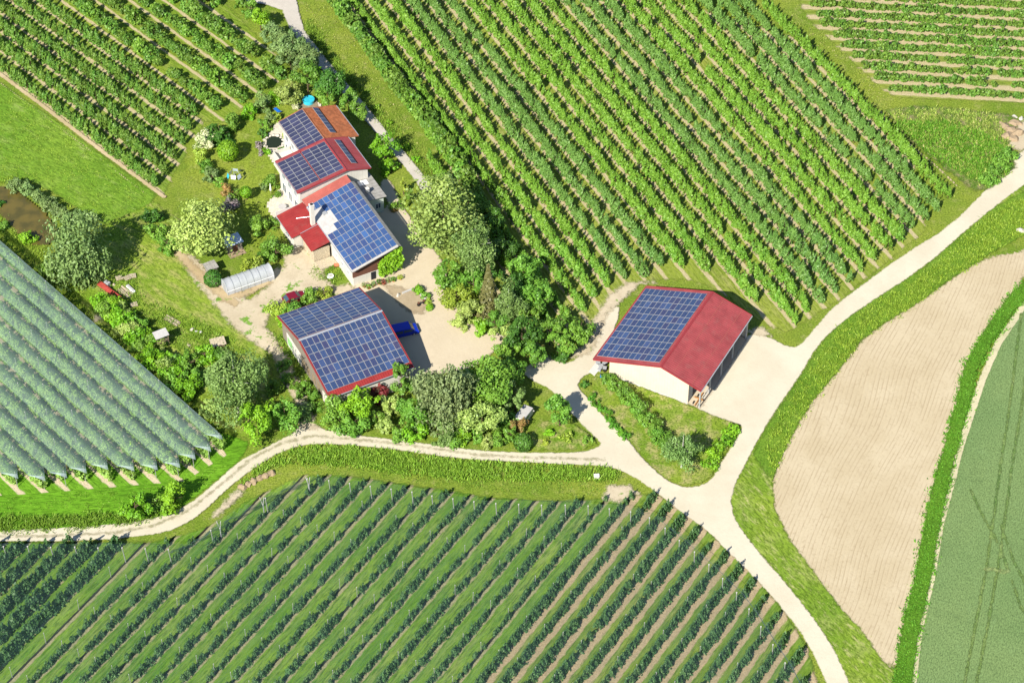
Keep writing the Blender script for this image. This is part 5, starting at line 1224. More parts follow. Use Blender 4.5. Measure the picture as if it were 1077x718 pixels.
# pool
p = G(324.5, 104.5, 0.9); po = empty('round_pool', (p[0], p[1], 0)); tag(po, 'small round turquoise paddling pool behind the orange tiled house', 'pool')
m = MB(); m.cyl((0, 0, 0), (0, 0, 0.9), 1.05, 1.08, M['turq'], 24, False); m.build('pool_wall', po); m = MB(); m.cyl((0, 0, 0.78), (0, 0, 0.8), 1.03, 1.03, M['turq'], 24); m.build('water', po)
m = MB()
for i in range(24):
    a, b = i * math.pi / 12, (i + 1) * math.pi / 12; m.cyl((math.cos(a) * 1.08, math.sin(a) * 1.08, 0.9), (math.cos(b) * 1.08, math.sin(b) * 1.08, 0.9), 0.06, 0.06, M['turq'], 5, False)
m.build('rim', po)
p = G(323, 110, 0.2); dk = empty('wooden_deck', (p[0], p[1], 0), rad(15)); tag(dk, 'dark wooden decking in front of the small round pool', 'decking')
m = MB()
for i in range(9): m.box(-1.9, 1.9, -1.3 + i * 0.3, -1.3 + i * 0.3 + 0.27, 0.02, 0.25, M['wood'])
m.build('boards', dk)
# lounger
p = G(292, 116.5, 0.3); lg = empty('blue_lounger', (p[0], p[1], 0), rad(-50)); tag(lg, 'blue garden lounger lying on the lawn below the flowering bush', 'lounger')
m = MB(); m.box(-0.95, 0.35, -0.3, 0.3, 0.30, 0.37, M['bluepl']); m.build('seat', lg); m = MB(); m.slab((0.36, -0.3, 0.37), (1.0, -0.3, 0.7), (1.0, 0.3, 0.7), (0.36, 0.3, 0.37), 0.06, M['bluepl']); m.build('backrest', lg)
for x in (-0.8, 0.25):
    for y in (-0.26, 0.26): m = MB(); m.cyl((x, y, 0), (x, y, 0.3), 0.025, 0.025, M['alu'], 5); m.build('leg', lg)
# rotary dryer with washing
p = G(247, 190, 0); rd = empty('rotary_dryer', (p[0], p[1], 0), 0.4); tag(rd, 'rotary clothes dryer hung with white and blue washing on the garden lawn', 'clothes dryer')
m = MB(); m.cyl((0, 0, 0), (0, 0, 2.0), 0.035, 0.03, M['alu'], 6); m.build('pole', rd)
for i in range(4):
    a = i * math.pi / 2; c, s = math.cos(a), math.sin(a); m = MB(); m.cyl((0, 0, 1.5), (c * 1.3, s * 1.3, 2.0), 0.02, 0.02, M['alu'], 5); m.build('arm', rd)
for i, mt_ in enumerate((M['whitepl'], M['bluewhite'], M['whitepl'], M['turq'], M['whitepl'], M['bluewhite'])):
    a = i * 1.05; c, s = math.cos(a), math.sin(a); r_ = 0.75 + 0.3 * (i % 2)
    m = MB(); m.slab((c * r_ - s * 0.45, s * r_ + c * 0.45, 1.9), (c * r_ + s * 0.45, s * r_ - c * 0.45, 1.9), (c * r_ * 1.25 + s * 0.42, s * r_ * 1.25 - c * 0.42, 1.1), (c * r_ * 1.25 - s * 0.42, s * r_ * 1.25 + c * 0.42, 1.1), 0.02, mt_)
    o = m.build('hung_laundry', None); o.location = (p[0], p[1], 0); o.rotation_euler = (0, 0, 0.4); tag(o, 'piece of washing hanging on the rotary dryer', 'laundry', 'washing on the rotary dryer')
# sunshade by the patio, patio table, stones round the pond
p = G(285, 204, 0); us = empty('closed_parasol', (p[0], p[1], 0)); tag(us, 'closed cream parasol standing at the edge of the lower patio', 'parasol')
m = MB(); m.cyl((0, 0, 0), (0, 0, 2.5), 0.03, 0.03, M['palewood'], 6); m.build('pole', us); m = MB(); m.cyl((0, 0, 0.9), (0, 0, 2.45), 0.2, 0.06, M['whitepl'], 8); m.build('folded_canopy', us)
p = G(297, 219, 0.5); pt = empty('glass_table', (p[0], p[1], 0.2)); tag(pt, 'round pale garden table on the patio next to the red annexe roof', 'table')
m = MB(); m.cyl((0, 0, 0.7), (0, 0, 0.74), 0.75, 0.75, M['palegrey'], 18); m.build('table_top', pt); m = MB(); m.cyl((0, 0, 0), (0, 0, 0.695), 0.06, 0.06, M['alu'], 6); m.build('pedestal', pt)

def rock(px, s, mat, label, group=None, name='stone', h=0.0, seed=0, flat=0.6, cat='stone'):
    r = np.random.default_rng(seed or int(px[0] * 13 + px[1])); bm_ = MB()
    import bmesh
    b = bmesh.new(); bmesh.ops.create_icosphere(b, subdivisions=2, radius=s)
    for v in b.verts:
        k_ = 1 + r.normal(0, 0.12); v.co = Vector((v.co.x * k_, v.co.y * k_ * 0.8, max(-0.1, v.co.z * flat * k_)))
    me = bpy.data.meshes.new(name); b.to_mesh(me); b.free(); me.materials.append(mat)
    p = G(px[0], px[1], h); o = link(name, me); o.location = (p[0], p[1], h + 0.03); o.rotation_euler = (0, 0, r.uniform(0, 6)); tag(o, label, cat, group); return o
for i in range(16):
    a = i / 16 * 6.283; rock((288 + 10.5 * math.cos(a), 150.5 + 8.3 * math.sin(a)), random.uniform(0.28, 0.5), M['stone'], 'pale stone in the ring around the dark garden pond', 'stones round the garden pond', h=0.2)
for q in [(846, 126), (852, 124), (858, 126), (912, 124), (919, 123), (926, 125), (866, 127)]:
    rock((q[0] + 140, q[1]) if False else (q[0] + 148, q[1] - 0), 0.55, M['stone'], 'pale lump of rubble lying in the wild triangle of growth', 'rubble in the wild triangle')
for q in [(1056, 134), (1062, 138), (1068, 131), (1059, 144), (1070, 141), (1065, 147)]:
    rock(q, 1.35, M['earth'], 'pale heap of earth at the right end of the wild triangle', 'earth heaps at the road end of the wild triangle', name='earth_heap', cat='heap')
rock((1073, 243), 0.9, M['stone'], 'pale rubble heap at the right border above the ploughed field', None, 'rubble_heap', cat='heap')
for i, q in enumerate([(255, 512), (261, 509), (267, 506), (273, 503), (279, 501), (285, 498)]):
    rock(q, 0.75, M['earth'], 'brown earth clod in the spoil bank beside the bend of the gravel road', 'spoil bank by the road bend', name='earth_heap', flat=0.7, cat='heap')
for q, l in (((419, 312), 'square boulder standing alone north of the walled bed in the yard'), ((421, 472), None), ((697, 433), None)):
    if l: rock(q, 0.55, M['stone'], l, flat=1.1)
# walled bed in the yard
for pts, l in (([(423, 310.5), (434, 306)], 'short low wall running towards the boulder in the yard'), ([(440, 309), (450, 319)], 'low wall of the planted bed in the middle of the yard')):
    a, b = G(*pts[0]), G(*pts[1]); ln = math.hypot(b[0] - a[0], b[1] - a[1]); o = empty('low_wall', ((a[0] + b[0]) / 2, (a[1] + b[1]) / 2, 0), math.atan2(b[1] - a[1], b[0] - a[0])); tag(o, l, 'wall')
    m = MB(); m.box(-ln / 2, ln / 2, -0.15, 0.15, 0, 0.5, M['stone']); m.build('masonry', o, 0.02); m = MB(); m.box(-ln / 2, ln / 2, -0.18, 0.18, 0.505, 0.57, M['palegrey']); m.build('coping', o)
for q, l in (((440.5, 322.5), 'dark flower pot on the yard, nearer the grey barn'), ((446, 320), 'dark flower pot on the yard, nearer the planted bed')):
    p = G(*q); o = empty('flower_pot', (p[0], p[1], 0.05)); tag(o, l, 'pot'); m = MB(); m.cyl((0, 0, 0), (0, 0, 0.5), 0.22, 0.32, M['rubber'], 12); m.build('pot', o); m = MB(); m.cyl((0, 0, 0.5), (0, 0, 0.9), 0.05, 0.25, M['brownboard'], 6); m.build('dry_plant', o)
# potted plants along the stable front
for i, (q, mt_) in enumerate((((383, 301), 'greyg'), ((388, 303), 'mid'), ((393, 300), 'greyg'), ((399, 298), 'deep'), ((404, 298), 'pinkp'), ((409, 296), 'greyg'), ((414, 295), 'mid'), ((421, 293), 'yellow'))):
    p = G(*q, 0.4); o = empty('potted_plant', (p[0], p[1], 0.05)); tag(o, 'plant in a clay pot in the row along the stable front', 'potted plant', 'pots along the stable front')
    m = MB(); m.cyl((0, 0, 0), (0, 0, 0.4), 0.22, 0.3, M['terracotta'], 10); m.build('pot', o)
    r_ = np.random.default_rng(i + 900); P_ = sph(90, r_) * r_.uniform(0.3, 0.55, 90)[:, None] + [0, 0, 0.75]; V, F = quads(P_, P_ - [0, 0, 0.75], 0.2, 1.2, None, 0.5, r_)
    link('foliage', raw_mesh('foliage', V, F, [LV.get(mt_, LV['purple'])], tint=r_.uniform(0, 1, 90)), o)
# oil tank / dish on the grass by the stable
p = G(347.5, 290, 0.3); o = empty('tank_cover', (p[0], p[1], 0.03)); tag(o, 'round white tank cover in the weeds left of the stable', 'tank cover'); m = MB(); m.cyl((0, 0, 0), (0, 0, 0.3), 0.62, 0.6, M['whitepl'], 18); m.build('rim', o, 0.03); m = MB(); m.cyl((0, 0, 0.31), (0, 0, 0.36), 0.4, 0.3, M['palegrey'], 14); m.build('cap', o)
p = G(354, 279, 0.3); o = empty('rusty_drum', (p[0], p[1], 0.03)); tag(o, 'rusty red drum lying against the white stable wall', 'drum'); m = MB(); m.cyl((-0.4, 0, 0.32), (0.4, 0.1, 0.32), 0.32, 0.32, M['terracotta'], 14); m.build('barrel', o); m = MB(); m.cyl((-0.43, 0, 0.32), (-0.4, 0, 0.32), 0.34, 0.34, M['implred'], 14); m.cyl((0.4, 0.1, 0.32), (0.43, 0.1, 0.32), 0.34, 0.34, M['implred'], 14); m.build('hoop', o)
# things beside the large barn
p = G(633, 396, 0.4); o = empty('blue_barrel', (p[0], p[1], 0.02)); tag(o, 'bright blue barrel at the left corner of the beige barn', 'barrel'); m = MB(); m.cyl((0, 0, 0), (0, 0, 0.9), 0.3, 0.3, M['bluepl'], 14); m.build('body', o, 0.03); m = MB(); m.cyl((0, 0, 0.9), (0, 0, 0.95), 0.27, 0.25, M['rubber'], 14); m.build('lid', o)
p = G(626, 388.5, 0.2); o = empty('concrete_slab', (p[0], p[1], 0.0), rad(60)); tag(o, 'pale leaning slab on the ground under the left eave of the beige barn', 'slab'); m = MB(); m.slab((-1.2, -0.55, 0.1), (1.2, -0.55, 0.1), (1.2, 0.55, 0.55), (-1.2, 0.55, 0.55), 0.1, M['plinth']); m.build('panel', o)
for i, q in enumerate([(629, 382), (632, 385.5), (636, 383), (631, 388), (636, 388)]):
    p = G(*q, 0.3); o = empty('stored_crate', (p[0], p[1], 0.0), rad(20 * i)); tag(o, 'dark crate in the clutter under the left eave of the beige barn', 'crate', 'clutter under the left eave'); m = MB(); m.box(-0.35, 0.35, -0.28, 0.28, 0.0, 0.5 + 0.1 * (i % 3), M['greypaint'] if i % 2 else M['rubber']); m.build('box', o); m = MB(); m.box(-0.38, 0.38, -0.31, 0.31, 0.5 + 0.1 * (i % 3) + 0.003, 0.55 + 0.1 * (i % 3), M['greypaint']); m.build('lid', o)
# hay tedder parked in the open bay
p = G(735, 420, 0.5); o = empty('hay_tedder', (p[0], p[1], 0.0), rad(62)); tag(o, 'rusty orange hay implement parked in the open bay of the beige barn', 'farm implement')
m = MB(); m.box(-1.6, 1.6, -0.08, 0.08, 0.55, 0.7, M['orangewood']); m.box(-0.1, 0.1, -0.9, 0.9, 0.71, 0.82, M['orangewood']); m.build('frame', o)
for x in (-1.3, -0.3, 0.7, 1.5):
    m = MB(); m.cyl((x, -0.45, 0.45), (x, -0.38, 0.45), 0.42, 0.42, M['palewood'], 12)
    for a in range(6): m.cyl((x, -0.4, 0.45), (x + math.cos(a) * 0.65, -0.42, 0.45 + math.sin(a) * 0.42), 0.03, 0.02, M['orangewood'], 4)
    m.build('rake_wheel', o)
wheel(o, -0.9, 0.5, 0.33, 0.2); wheel(o, 0.9, 0.5, 0.33, 0.2)
p = G(743, 414, 0.5); o = empty('timber_stack', (p[0], p[1], 0.0), rad(62)); tag(o, 'pale planks leaning against the corner post of the beige barn', 'timber')
for i in range(5): m = MB(); m.slab((-1.3 + i * 0.1, -0.3 + i * 0.12, 0.15 + i * 0.12), (1.1, -0.3 + i * 0.12, 0.15 + i * 0.1), (1.1, -0.18 + i * 0.12, 0.2 + i * 0.12), (-1.3 + i * 0.1, -0.18 + i * 0.12, 0.2 + i * 0.12), 0.05, M['palewood'] if i % 2 else M['plinth']); m.build('plank', o)
# red farm implement in the grass
p = G(117, 308, 0.4); o = empty('red_implement', (p[0], p[1], 0.0), rad(-44)); tag(o, 'long faded red farm implement abandoned beside the hedge', 'farm implement')
m = MB(); m.slab((-3.3, -0.45, 0.55), (0.2, -0.5, 0.75), (0.2, 0.25, 0.95), (-3.3, 0.2, 0.65), 0.12, M['implred']); m.build('tray', o)
m = MB(); m.box(-3.4, 3.0, 0.27, 0.42, 0.55, 0.8, M['implred']); m.box(0.2, 3.1, -0.5, -0.38, 0.55, 0.8, M['implred']); m.build('frame_rail', o)
for x in (0.4, 1.0, 1.6, 2.2, 2.8): m = MB(); m.box(x, x + 0.12, -0.37, 0.26, 0.6, 0.72, M['implred']); m.build('cross_bar', o)
m = MB(); m.cyl((1.2, -0.1, 0.45), (2.6, -0.1, 0.45), 0.28, 0.28, M['rubber'], 10); m.build('roller', o)
wheel(o, -1.2, 0.65, 0.36, 0.2); wheel(o, 1.6, 0.65, 0.36, 0.2)
p = G(113, 299, 0.3); o = empty('grey_machine', (p[0], p[1], 0.0), rad(-40)); tag(o, 'small grey machine box standing behind the faded red implement', 'machine'); m = MB(); m.box(-0.5, 0.5, -0.35, 0.35, 0.2, 0.9, M['greypaint']); m.build('housing', o, 0.05); m = MB(); m.cyl((0, 0, 0.9), (0.1, 0, 1.4), 0.07, 0.06, M['rubber'], 8); m.build('funnel', o)
for i, (q, az, l) in enumerate((((125.5, 293), 20, 'pale pallet lying nearest the shadow of the willow'), ((134, 293), 35, 'pale pallet in front of the white trough, next to a second pallet'), ((139.5, 291), 15, 'pale pallet farthest from the faded red implement'), ((141, 321), 20, 'pale pallet at the lower end of the faded red implement'))):
    p = G(*q, 0.1); o = empty('pallet', (p[0], p[1], 0.02), rad(az)); tag(o, l, 'pallet')
    m = MB()
    for j in range(6): m.box(-0.6, 0.6, -0.5 + j * 0.18, -0.38 + j * 0.18, 0.32, 0.36, M['palewood'])
    m.build('deck_boards', o); m = MB()
    for j in (-0.5, -0.05, 0.4): m.box(-0.6 + 0.0, 0.6, j, j + 0.1, 0.0, 0.315, M['wood'])
    m.build('bearers', o)
p = G(137.5, 303.5, 0.3); o = empty('white_trough', (p[0], p[1], 0.0), rad(-50)); tag(o, 'long white trough lying beside the plank stack in the rough grass', 'trough'); m = MB(); m.box(-1.1, 1.1, -0.28, 0.28, 0.05, 0.45, M['whitepl']); m.build('basin', o, 0.06); m = MB(); m.box(-1.0, 1.0, -0.2, 0.2, 0.452, 0.47, M['palegrey']); m.build('inner_floor', o)
for q, az, l, n_ in (((131.5, 307), -47, 'stack of weathered planks between the white trough and the red implement', 6), ((181, 337), -38, 'loose pile of grey planks in the clearing above the hide', 7), ((348.5, 266), 28, 'pile of boards in front of the red annexe', 4)):
    p = G(*q, 0.2); o = empty('plank_pile', (p[0], p[1], 0.0), rad(az)); tag(o, l, 'planks')
    for j in range(n_):
        dx, da = random.uniform(-0.3, 0.3), random.uniform(-0.12, 0.12); m = MB(); y = -0.7 + j * 1.4 / n_
        m.hexa([(-1.5 + dx, y - da, 0.1 + 0.05 * (j % 3)), (1.5 + dx, y + da, 0.1 + 0.05 * (j % 3)), (1.5 + dx, y + da + 0.17, 0.1 + 0.05 * (j % 3)), (-1.5 + dx, y - da + 0.17, 0.1 + 0.05 * (j % 3)), (-1.5 + dx, y - da, 0.2 + 0.05 * (j % 3)), (1.5 + dx, y + da, 0.2 + 0.05 * (j % 3)), (1.5 + dx, y + da + 0.17, 0.2 + 0.05 * (j % 3)), (-1.5 + dx, y - da + 0.17, 0.2 + 0.05 * (j % 3))], M['palewood'] if j % 3 else M['wood']); m.build('plank', o)
for i, q in enumerate([(202, 347), (207, 349), (211, 350), (198, 364), (224, 358), (236, 361), (299, 356), (292, 372), (318, 396), (321, 402), (325, 409), (296, 366), (120, 300)]):
    rock(q, random.uniform(0.25, 0.45), random.choice([M['stone'], M['palegrey'], M['terracotta'], M['palewood']]), 'odd lump of rubble lying in the weeds around the farm tracks', 'rubble in the weeds', name='rubble_lump', flat=0.8, cat='rubble')
# raised vegetable bed beside the shed
p = G(249, 266, 0.1); o = empty('vegetable_bed', (p[0], p[1], 0.0), rad(28)); tag(o, 'wood edged bare vegetable bed between the shed and the polytunnel', 'garden bed')
m = MB(); m.box(-1.5, 1.5, -0.85, 0.85, 0, 0.14, M['wood']); m.build('frame', o); m = MB(); m.box(-1.4, 1.4, -0.75, 0.75, 0.142, 0.2, M['earth']); m.build('soil', o)

# ------------------------------------------------------------------ trees and bushes
T = plant
# by the pond and the left net
T('willow', 82, 262, 33, 'greyg', 'weeping_tree', 'big drooping grey green tree between the pond and the faded red implement', 'tree', zs=0.95)
T('bush', 55, 283, 10, 'mid', 'bush', 'mid green bush crouching under the left edge of the drooping tree', 'bush')
T('bush', 29, 250, 8, 'bright', 'bush', 'bright green round bush at the near end of the pond', 'bush')
T('bush', 4, 238, 6, 'mid', 'bush', 'green bush on the near bank of the pond at the picture border', 'bush')
T('bush', 0, 214, 4, 'deep', 'bush', 'dark bush at the left border on the near bank of the pond', 'bush')
for q in [(16, 194, 8), (27, 199, 8), (38, 207, 8), (48, 214, 8), (58, 221, 7), (67, 226, 8), (77, 230, 9), (90, 232, 9)]:
    T('bush', *q, 'greyg', 'bank_bush', 'grey green bush in the strip along the far bank of the pond', 'bush', 'bushes along the pond bank')
T('tree', 207, 240, 33, 'lightg', 'broad_tree', 'very broad light green tree on the lawn above the garden shed', 'tree', dens=1.0, zs=0.8)
T('bush', 161, 226, 9, 'deep', 'bush', 'dark bush at the upper left foot of the very broad light green tree', 'bush')
T('bush', 167, 243, 12, 'mid', 'bush', 'mid green bush at the left foot of the very broad light green tree', 'bush')
T('bush', 176, 258, 11, 'mid', 'bush', 'mid green bush at the lower left foot of the very broad light green tree', 'bush')
T('ball', 224, 293, 10, 'deep', 'clipped_bush', 'round dark green clipped bush beside the little hut', 'bush', hc=1.4)
T('bush', 262, 276, 9, 'yellow', 'bush', 'pale yellow leaved bush just above the polytunnel', 'bush')
T('bush', 274, 274, 6, 'deep', 'bush', 'small dark bush between the pale yellow bush and the polytunnel end', 'bush')
T('bush', 290, 264, 14, 'mid', 'bush', 'large green bush at the far end of the polytunnel', 'bush')
T('bush', 272, 239, 11, 'mid', 'bush', 'green bush on the lawn halfway between the shed and the red annexe', 'bush')
T('bush', 288, 236, 6, 'mid', 'bush', 'small bush on the lawn close to the red annexe corner', 'bush')
T('bush', 242, 215, 8, 'lilac', 'bush', 'lilac flowering bush at the upper edge of the very broad light green tree', 'bush')
# garden
T('ball', 239.5, 158.5, 11.5, 'bright', 'ball_tree', 'perfectly round bright green tree in the middle of the garden lawn', 'tree', hc=2.7)
T('ball', 258.5, 202, 6.5, 'bright', 'ball_tree', 'small round bright green tree below the washing on the lawn', 'tree', hc=2.0)
T('bush', 216.5, 147, 10, 'white', 'blossoming_bush', 'white blossoming bush at the orchard side of the garden', 'bush', zs=0.95)
T('bush', 211, 164, 7.5, 'yellow', 'bush', 'yellow green bush just below the white blossoming bush', 'bush', zs=1.1)
T('bush', 216, 176, 6.5, 'mid', 'bush', 'small green bush third in the line below the white blossoming bush', 'bush')
T('bush', 223, 185, 7.5, 'greyg', 'bush', 'greyish bush fourth in the line below the white blossoming bush', 'bush')
T('bush', 231, 192, 5.5, 'mid', 'bush', 'small green bush last in the line below the white blossoming bush', 'bush')
T('bush', 238, 201, 7, 'rust', 'bush', 'reddish brown bush near the washing dryer', 'bush')
T('bush', 247, 206, 6, 'mid', 'bush', 'low green bush between the reddish bush and the small round tree', 'bush')
T('bush', 231, 140, 12, 'deep', 'bush', 'dark green bush between the white blossom and the orchard end', 'bush')
T('bush', 247, 129, 10.5, 'mid', 'bush', 'large green bush at the upper edge of the garden lawn', 'bush')
T('bush', 240, 147, 7, 'deep', 'bush', 'dark low bush touching the perfectly round tree from above', 'bush')
T('bush', 264, 119, 8.5, 'bright', 'bush', 'bright low bush above the lawn, left of the greyish one', 'bush')
T('bush', 277, 111, 10.5, 'birch', 'bush', 'greyish green bush above the blue lounger', 'bush')
T('bush', 303, 98, 14, 'lightg', 'bush', 'large light bush with pale blossom beside the round pool', 'bush', zs=1.0)
T('bush', 290, 104, 7, 'bright', 'bush', 'narrow bright bush against the large light blossom bush', 'bush')
T('bush', 311, 113, 4, 'white', 'blossoming_bush', 'tiny white blossoming shrub at the foot of the light bush by the pool', 'bush')
for i, q in enumerate([(276, 130, 6, 'mid'), (284, 127, 6, 'greyg'), (290, 124, 5, 'yellow'), (276, 141, 5, 'deep'), (272, 153, 4, 'lilac'), (274, 160, 3.5, 'pinkk'), (281, 159, 4, 'bright'), (296, 157, 3.5, 'mid'), (301, 142, 3.5, 'yellow'), (283, 134, 5, 'mid')]):
    T('bush', q[0], q[1], q[2], q[3] if q[3] in LV else 'lilac', 'border_plant', 'low flowering plant in the bed around the dark garden pond', 'plant', 'plants around the garden pond')
T('bush', 285, 191, 7.5, 'mid', 'bush', 'green bush at the upper end of the lower patio', 'bush')
T('bush', 278, 196, 4.5, 'greyg', 'bush', 'small greyish plant in the bed beside the lower patio', 'bush')
T('bush', 291, 205, 4, 'mid', 'bush', 'small bush beside the closed parasol', 'bush')
# hedges north
T('bush', 254, 2, 8, 'mid', 'bush', 'green bush in the top border hedge, first one from the orchard', 'bush'); T('bush', 263, 9, 9, 'mid', 'bush', 'green bush in the top border hedge beside the bright round one', 'bush')
T('tree', 273, 17, 11, 'bright', 'small_tree', 'small bright green tree at the upper end of the grey green hedge', 'tree', zs=0.9)
for q in [(287, 33, 13), (297, 41, 14), (308, 49, 15), (318, 57, 14), (327, 65, 12), (305, 58, 12), (296, 50, 11)]:
    T('tree', *q, 'greyg', 'hedge_tree', 'dense grey green tree in the hedge along the upper lane', 'tree', 'grey green hedge trees', zs=0.8, dens=1.15)
T('tree', 323, 81, 14, 'mid', 'hedge_tree', 'bright mid green tree where the hedge reaches the pool', 'tree'); T('tree', 335, 78, 10, 'bright', 'hedge_tree', 'narrow bright tree squeezed between hedge and lane above the pool', 'tree')
T('tree', 352, 86, 16, 'deep', 'dark_tree', 'rounded deep green tree behind the orange tiled roof', 'tree'); T('tree', 345, 101, 11, 'mid', 'tree', 'mid green tree touching the pool side of the deep green one', 'tree')
T('tree', 366, 104, 11, 'mid', 'tree', 'mid green tree at the upper corner of the orange tiled roof beside the lane', 'tree'); T('tree', 377, 114, 9, 'mid', 'tree', 'smaller green tree overhanging the lane right of the orange tiled roof', 'tree')
T('tree', 404, 152, 14.5, 'bright', 'tree', 'bright full tree right of the red roofed house, the larger of a pair', 'tree'); T('bush', 411, 176, 9.5, 'bright', 'bush', 'bright bush just below the larger bright tree beside the lane', 'bush')
T('column', 424, 194, 4.5, 'yellow', 'column_tree', 'slim upright yellow green tree beside the dark driveway', 'tree', zs=2.6); T('column', 431, 204, 4.5, 'mid', 'column_tree', 'slim upright mid green tree next to the yellow green one', 'tree', zs=2.2)
T('bush', 418, 216, 6, 'mid', 'bush', 'small bush in the shady bed by the annexe', 'bush'); T('bush', 426, 214, 4, 'yellow', 'bush', 'tiny yellow plant in the shady bed by the annexe', 'bush'); T('bush', 414, 222, 3, 'rust', 'bush', 'tiny reddish plant at the lower tip of the shady bed', 'bush')
for q in [(396, 112, 3), (409, 130, 3.2), (427, 154, 3.6), (437, 168, 4)]:
    T('bush', *q, 'bright', 'wayside_bush', 'low bright bush on the grass side of the upper lane', 'bush', 'low bushes along the lane')
# big group in the centre
T('tree', 466, 228, 37, 'lightg', 'broad_tree', 'huge light green tree at the head of the yard beside the lane', 'tree', zs=0.85)
T('birch', 500, 262, 22, 'birch', 'birch_tree', 'grey green birch leaning on the right side of the huge light tree', 'tree')
T('tree', 470, 291, 17, 'mid', 'tree', 'mid green tree at the yard edge below the huge light tree', 'tree', zs=0.9)
T('bush', 480, 312, 15, 'yellow', 'bush', 'olive yellow bush on the yard edge left of the spruce', 'bush'); T('bush', 488, 334, 13, 'lightg', 'bush', 'light green bush at the rounded corner of the yard', 'bush'); T('bush', 505, 343, 9, 'bright', 'bush', 'bright low bush at the foot of the spruce by the yard corner', 'bush')
T('spruce', 514, 308, 12, 'spruce', 'spruce_tree', 'thin brownish spruce in the grove beside the yard', 'tree', zs=2.4)
T('birch', 535, 320, 17, 'birch', 'birch_tree', 'grey green birch with pale trunk between the spruce and the orchard', 'tree')
T('tree', 553, 283, 17, 'mid', 'tree', 'leafy green tree on the orchard side of the grove, uppermost one', 'tree'); T('tree', 566, 313, 17, 'mid', 'tree', 'leafy green tree against the orchard rows, second down the grove', 'tree')
T('tree', 578, 345, 15, 'mid', 'tree', 'leafy green tree third down the orchard side of the grove', 'tree'); T('tree', 549, 352, 18, 'deep', 'tree', 'deep green tree at the lower end of the grove by the yard exit', 'tree', zs=1.0)
T('tree', 562, 370, 15, 'mid', 'tree', 'green tree overhanging the shaded passage from the yard', 'tree'); T('bush', 609, 350, 14, 'mid', 'bush', 'round dark bush at the lower left end of the open orchard', 'bush', zs=1.0)
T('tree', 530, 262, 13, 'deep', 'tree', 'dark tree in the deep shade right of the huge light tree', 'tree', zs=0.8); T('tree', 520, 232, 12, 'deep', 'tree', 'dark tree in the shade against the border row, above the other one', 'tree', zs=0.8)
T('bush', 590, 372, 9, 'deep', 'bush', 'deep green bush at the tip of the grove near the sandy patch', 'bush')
# lower group between barn and lane
T('tree', 382, 423, 16, 'bright', 'tree', 'vivid green tree right at the red eave of the grey barn', 'tree', zs=0.95); T('bush', 357, 434, 17, 'mid', 'bush', 'wide green bush at the near left corner of the grey barn', 'bush'); T('bush', 374, 446, 14, 'mid', 'bush', 'green bush between the wide bush and the gravel lane', 'bush')
T('bush', 398, 413, 8, 'purple', 'purple_bush', 'dark red leaved bush under the eave of the grey barn', 'bush', zs=1.3); T('tree', 422, 398, 13, 'mid', 'tree', 'tall green tree overlapping the right corner of the barn roof', 'tree', zs=1.3)
T('bush', 412, 427, 12, 'lightg', 'bush', 'pale green bush below the dark red one', 'bush', zs=1.1); T('tree', 433, 430, 15, 'mid', 'tree', 'mid green tree left of the silver willow', 'tree'); T('bush', 437, 453, 13, 'bright', 'bush', 'bright bush by the lane at the foot of the silver willow', 'bush')
T('willow', 468, 412, 31, 'willow', 'silver_willow', 'large silvery green willow between the yard and the lane', 'tree', zs=1.05); T('bush', 466, 458, 14, 'birch', 'bush', 'greyish bush by the lane straight below the silver willow', 'bush')
T('tree', 514, 400, 24, 'mid', 'tree', 'large mid green tree on the right side of the silver willow', 'tree'); T('tree', 507, 440, 20, 'lightg', 'tree', 'yellowish green tree by the lane, right of the silver willow', 'tree', zs=0.85); T('bush', 489, 460, 9, 'bright', 'bush', 'bright bush by the lane between the greyish and the yellowish ones', 'bush')
T('tree', 538, 388, 14, 'mid', 'tree', 'green tree closing the yard exit from below', 'tree'); T('tree', 542, 416, 14, 'birch', 'tree', 'thin greyish tree just above the pale caravan', 'tree'); T('bush', 524, 462, 8, 'mid', 'bush', 'green bush by the lane under the yellowish green tree', 'bush')
T('ball', 550, 465, 10.5, 'deep', 'clipped_bush', 'round deep green bush by the lane below the caravan', 'bush', hc=1.5); T('tree', 589, 432, 16, 'mid', 'tree', 'single leafy tree on the island where the lanes fork', 'tree', zs=0.85)
T('bush', 579, 455, 5, 'bright', 'bush', 'small bright bush below the single tree of the lane island', 'bush'); T('bush', 596, 459, 6, 'yellow', 'bush', 'yellow green bush in the middle of the lane island', 'bush'); T('bush', 574, 465, 4.5, 'yellow', 'bush', 'tiny yellow bush near the round deep green one on the island', 'bush'); T('bush', 618, 462, 5, 'mid', 'bush', 'small bush at the right tip of the lane island', 'bush')
T('bush', 545, 448, 8, 'rust', 'bush', 'brownish dry bush leaning on the pale caravan', 'bush')
# planted beds of the yard
for q, lf in (((395, 440, 11), 'mid'), ((404, 449, 11), 'lightg'), ((419, 452, 12), 'mid'), ((450, 444, 13), 'mid'), ((484, 446, 12), 'bright'), ((498, 457, 9), 'mid'), ((530, 440, 12), 'mid'), ((537, 456, 9), 'mid'), ((524, 422, 13), 'mid'), ((478, 462, 9), 'mid'), ((512, 464, 8), 'lightg')):
    T('bush', *q, lf, 'thicket_bush', 'bush in the dense thicket between the grey barn and the gravel lane', 'bush', 'thicket between barn and lane')
for q, lf in (((498, 296, 15), 'mid'), ((520, 338, 13), 'mid'), ((531, 352, 12), 'lightg'), ((497, 322, 12), 'lightg'), ((541, 298, 14), 'deep'), ((556, 328, 14), 'mid'), ((534, 372, 13), 'mid'), ((590, 352, 12), 'mid'), ((512, 282, 12), 'deep'), ((596, 364, 9), 'mid')):
    T('tree', *q, lf, 'grove_tree', 'leafy tree filling the grove between the yard and the orchard', 'tree', 'trees filling the grove', zs=0.85)
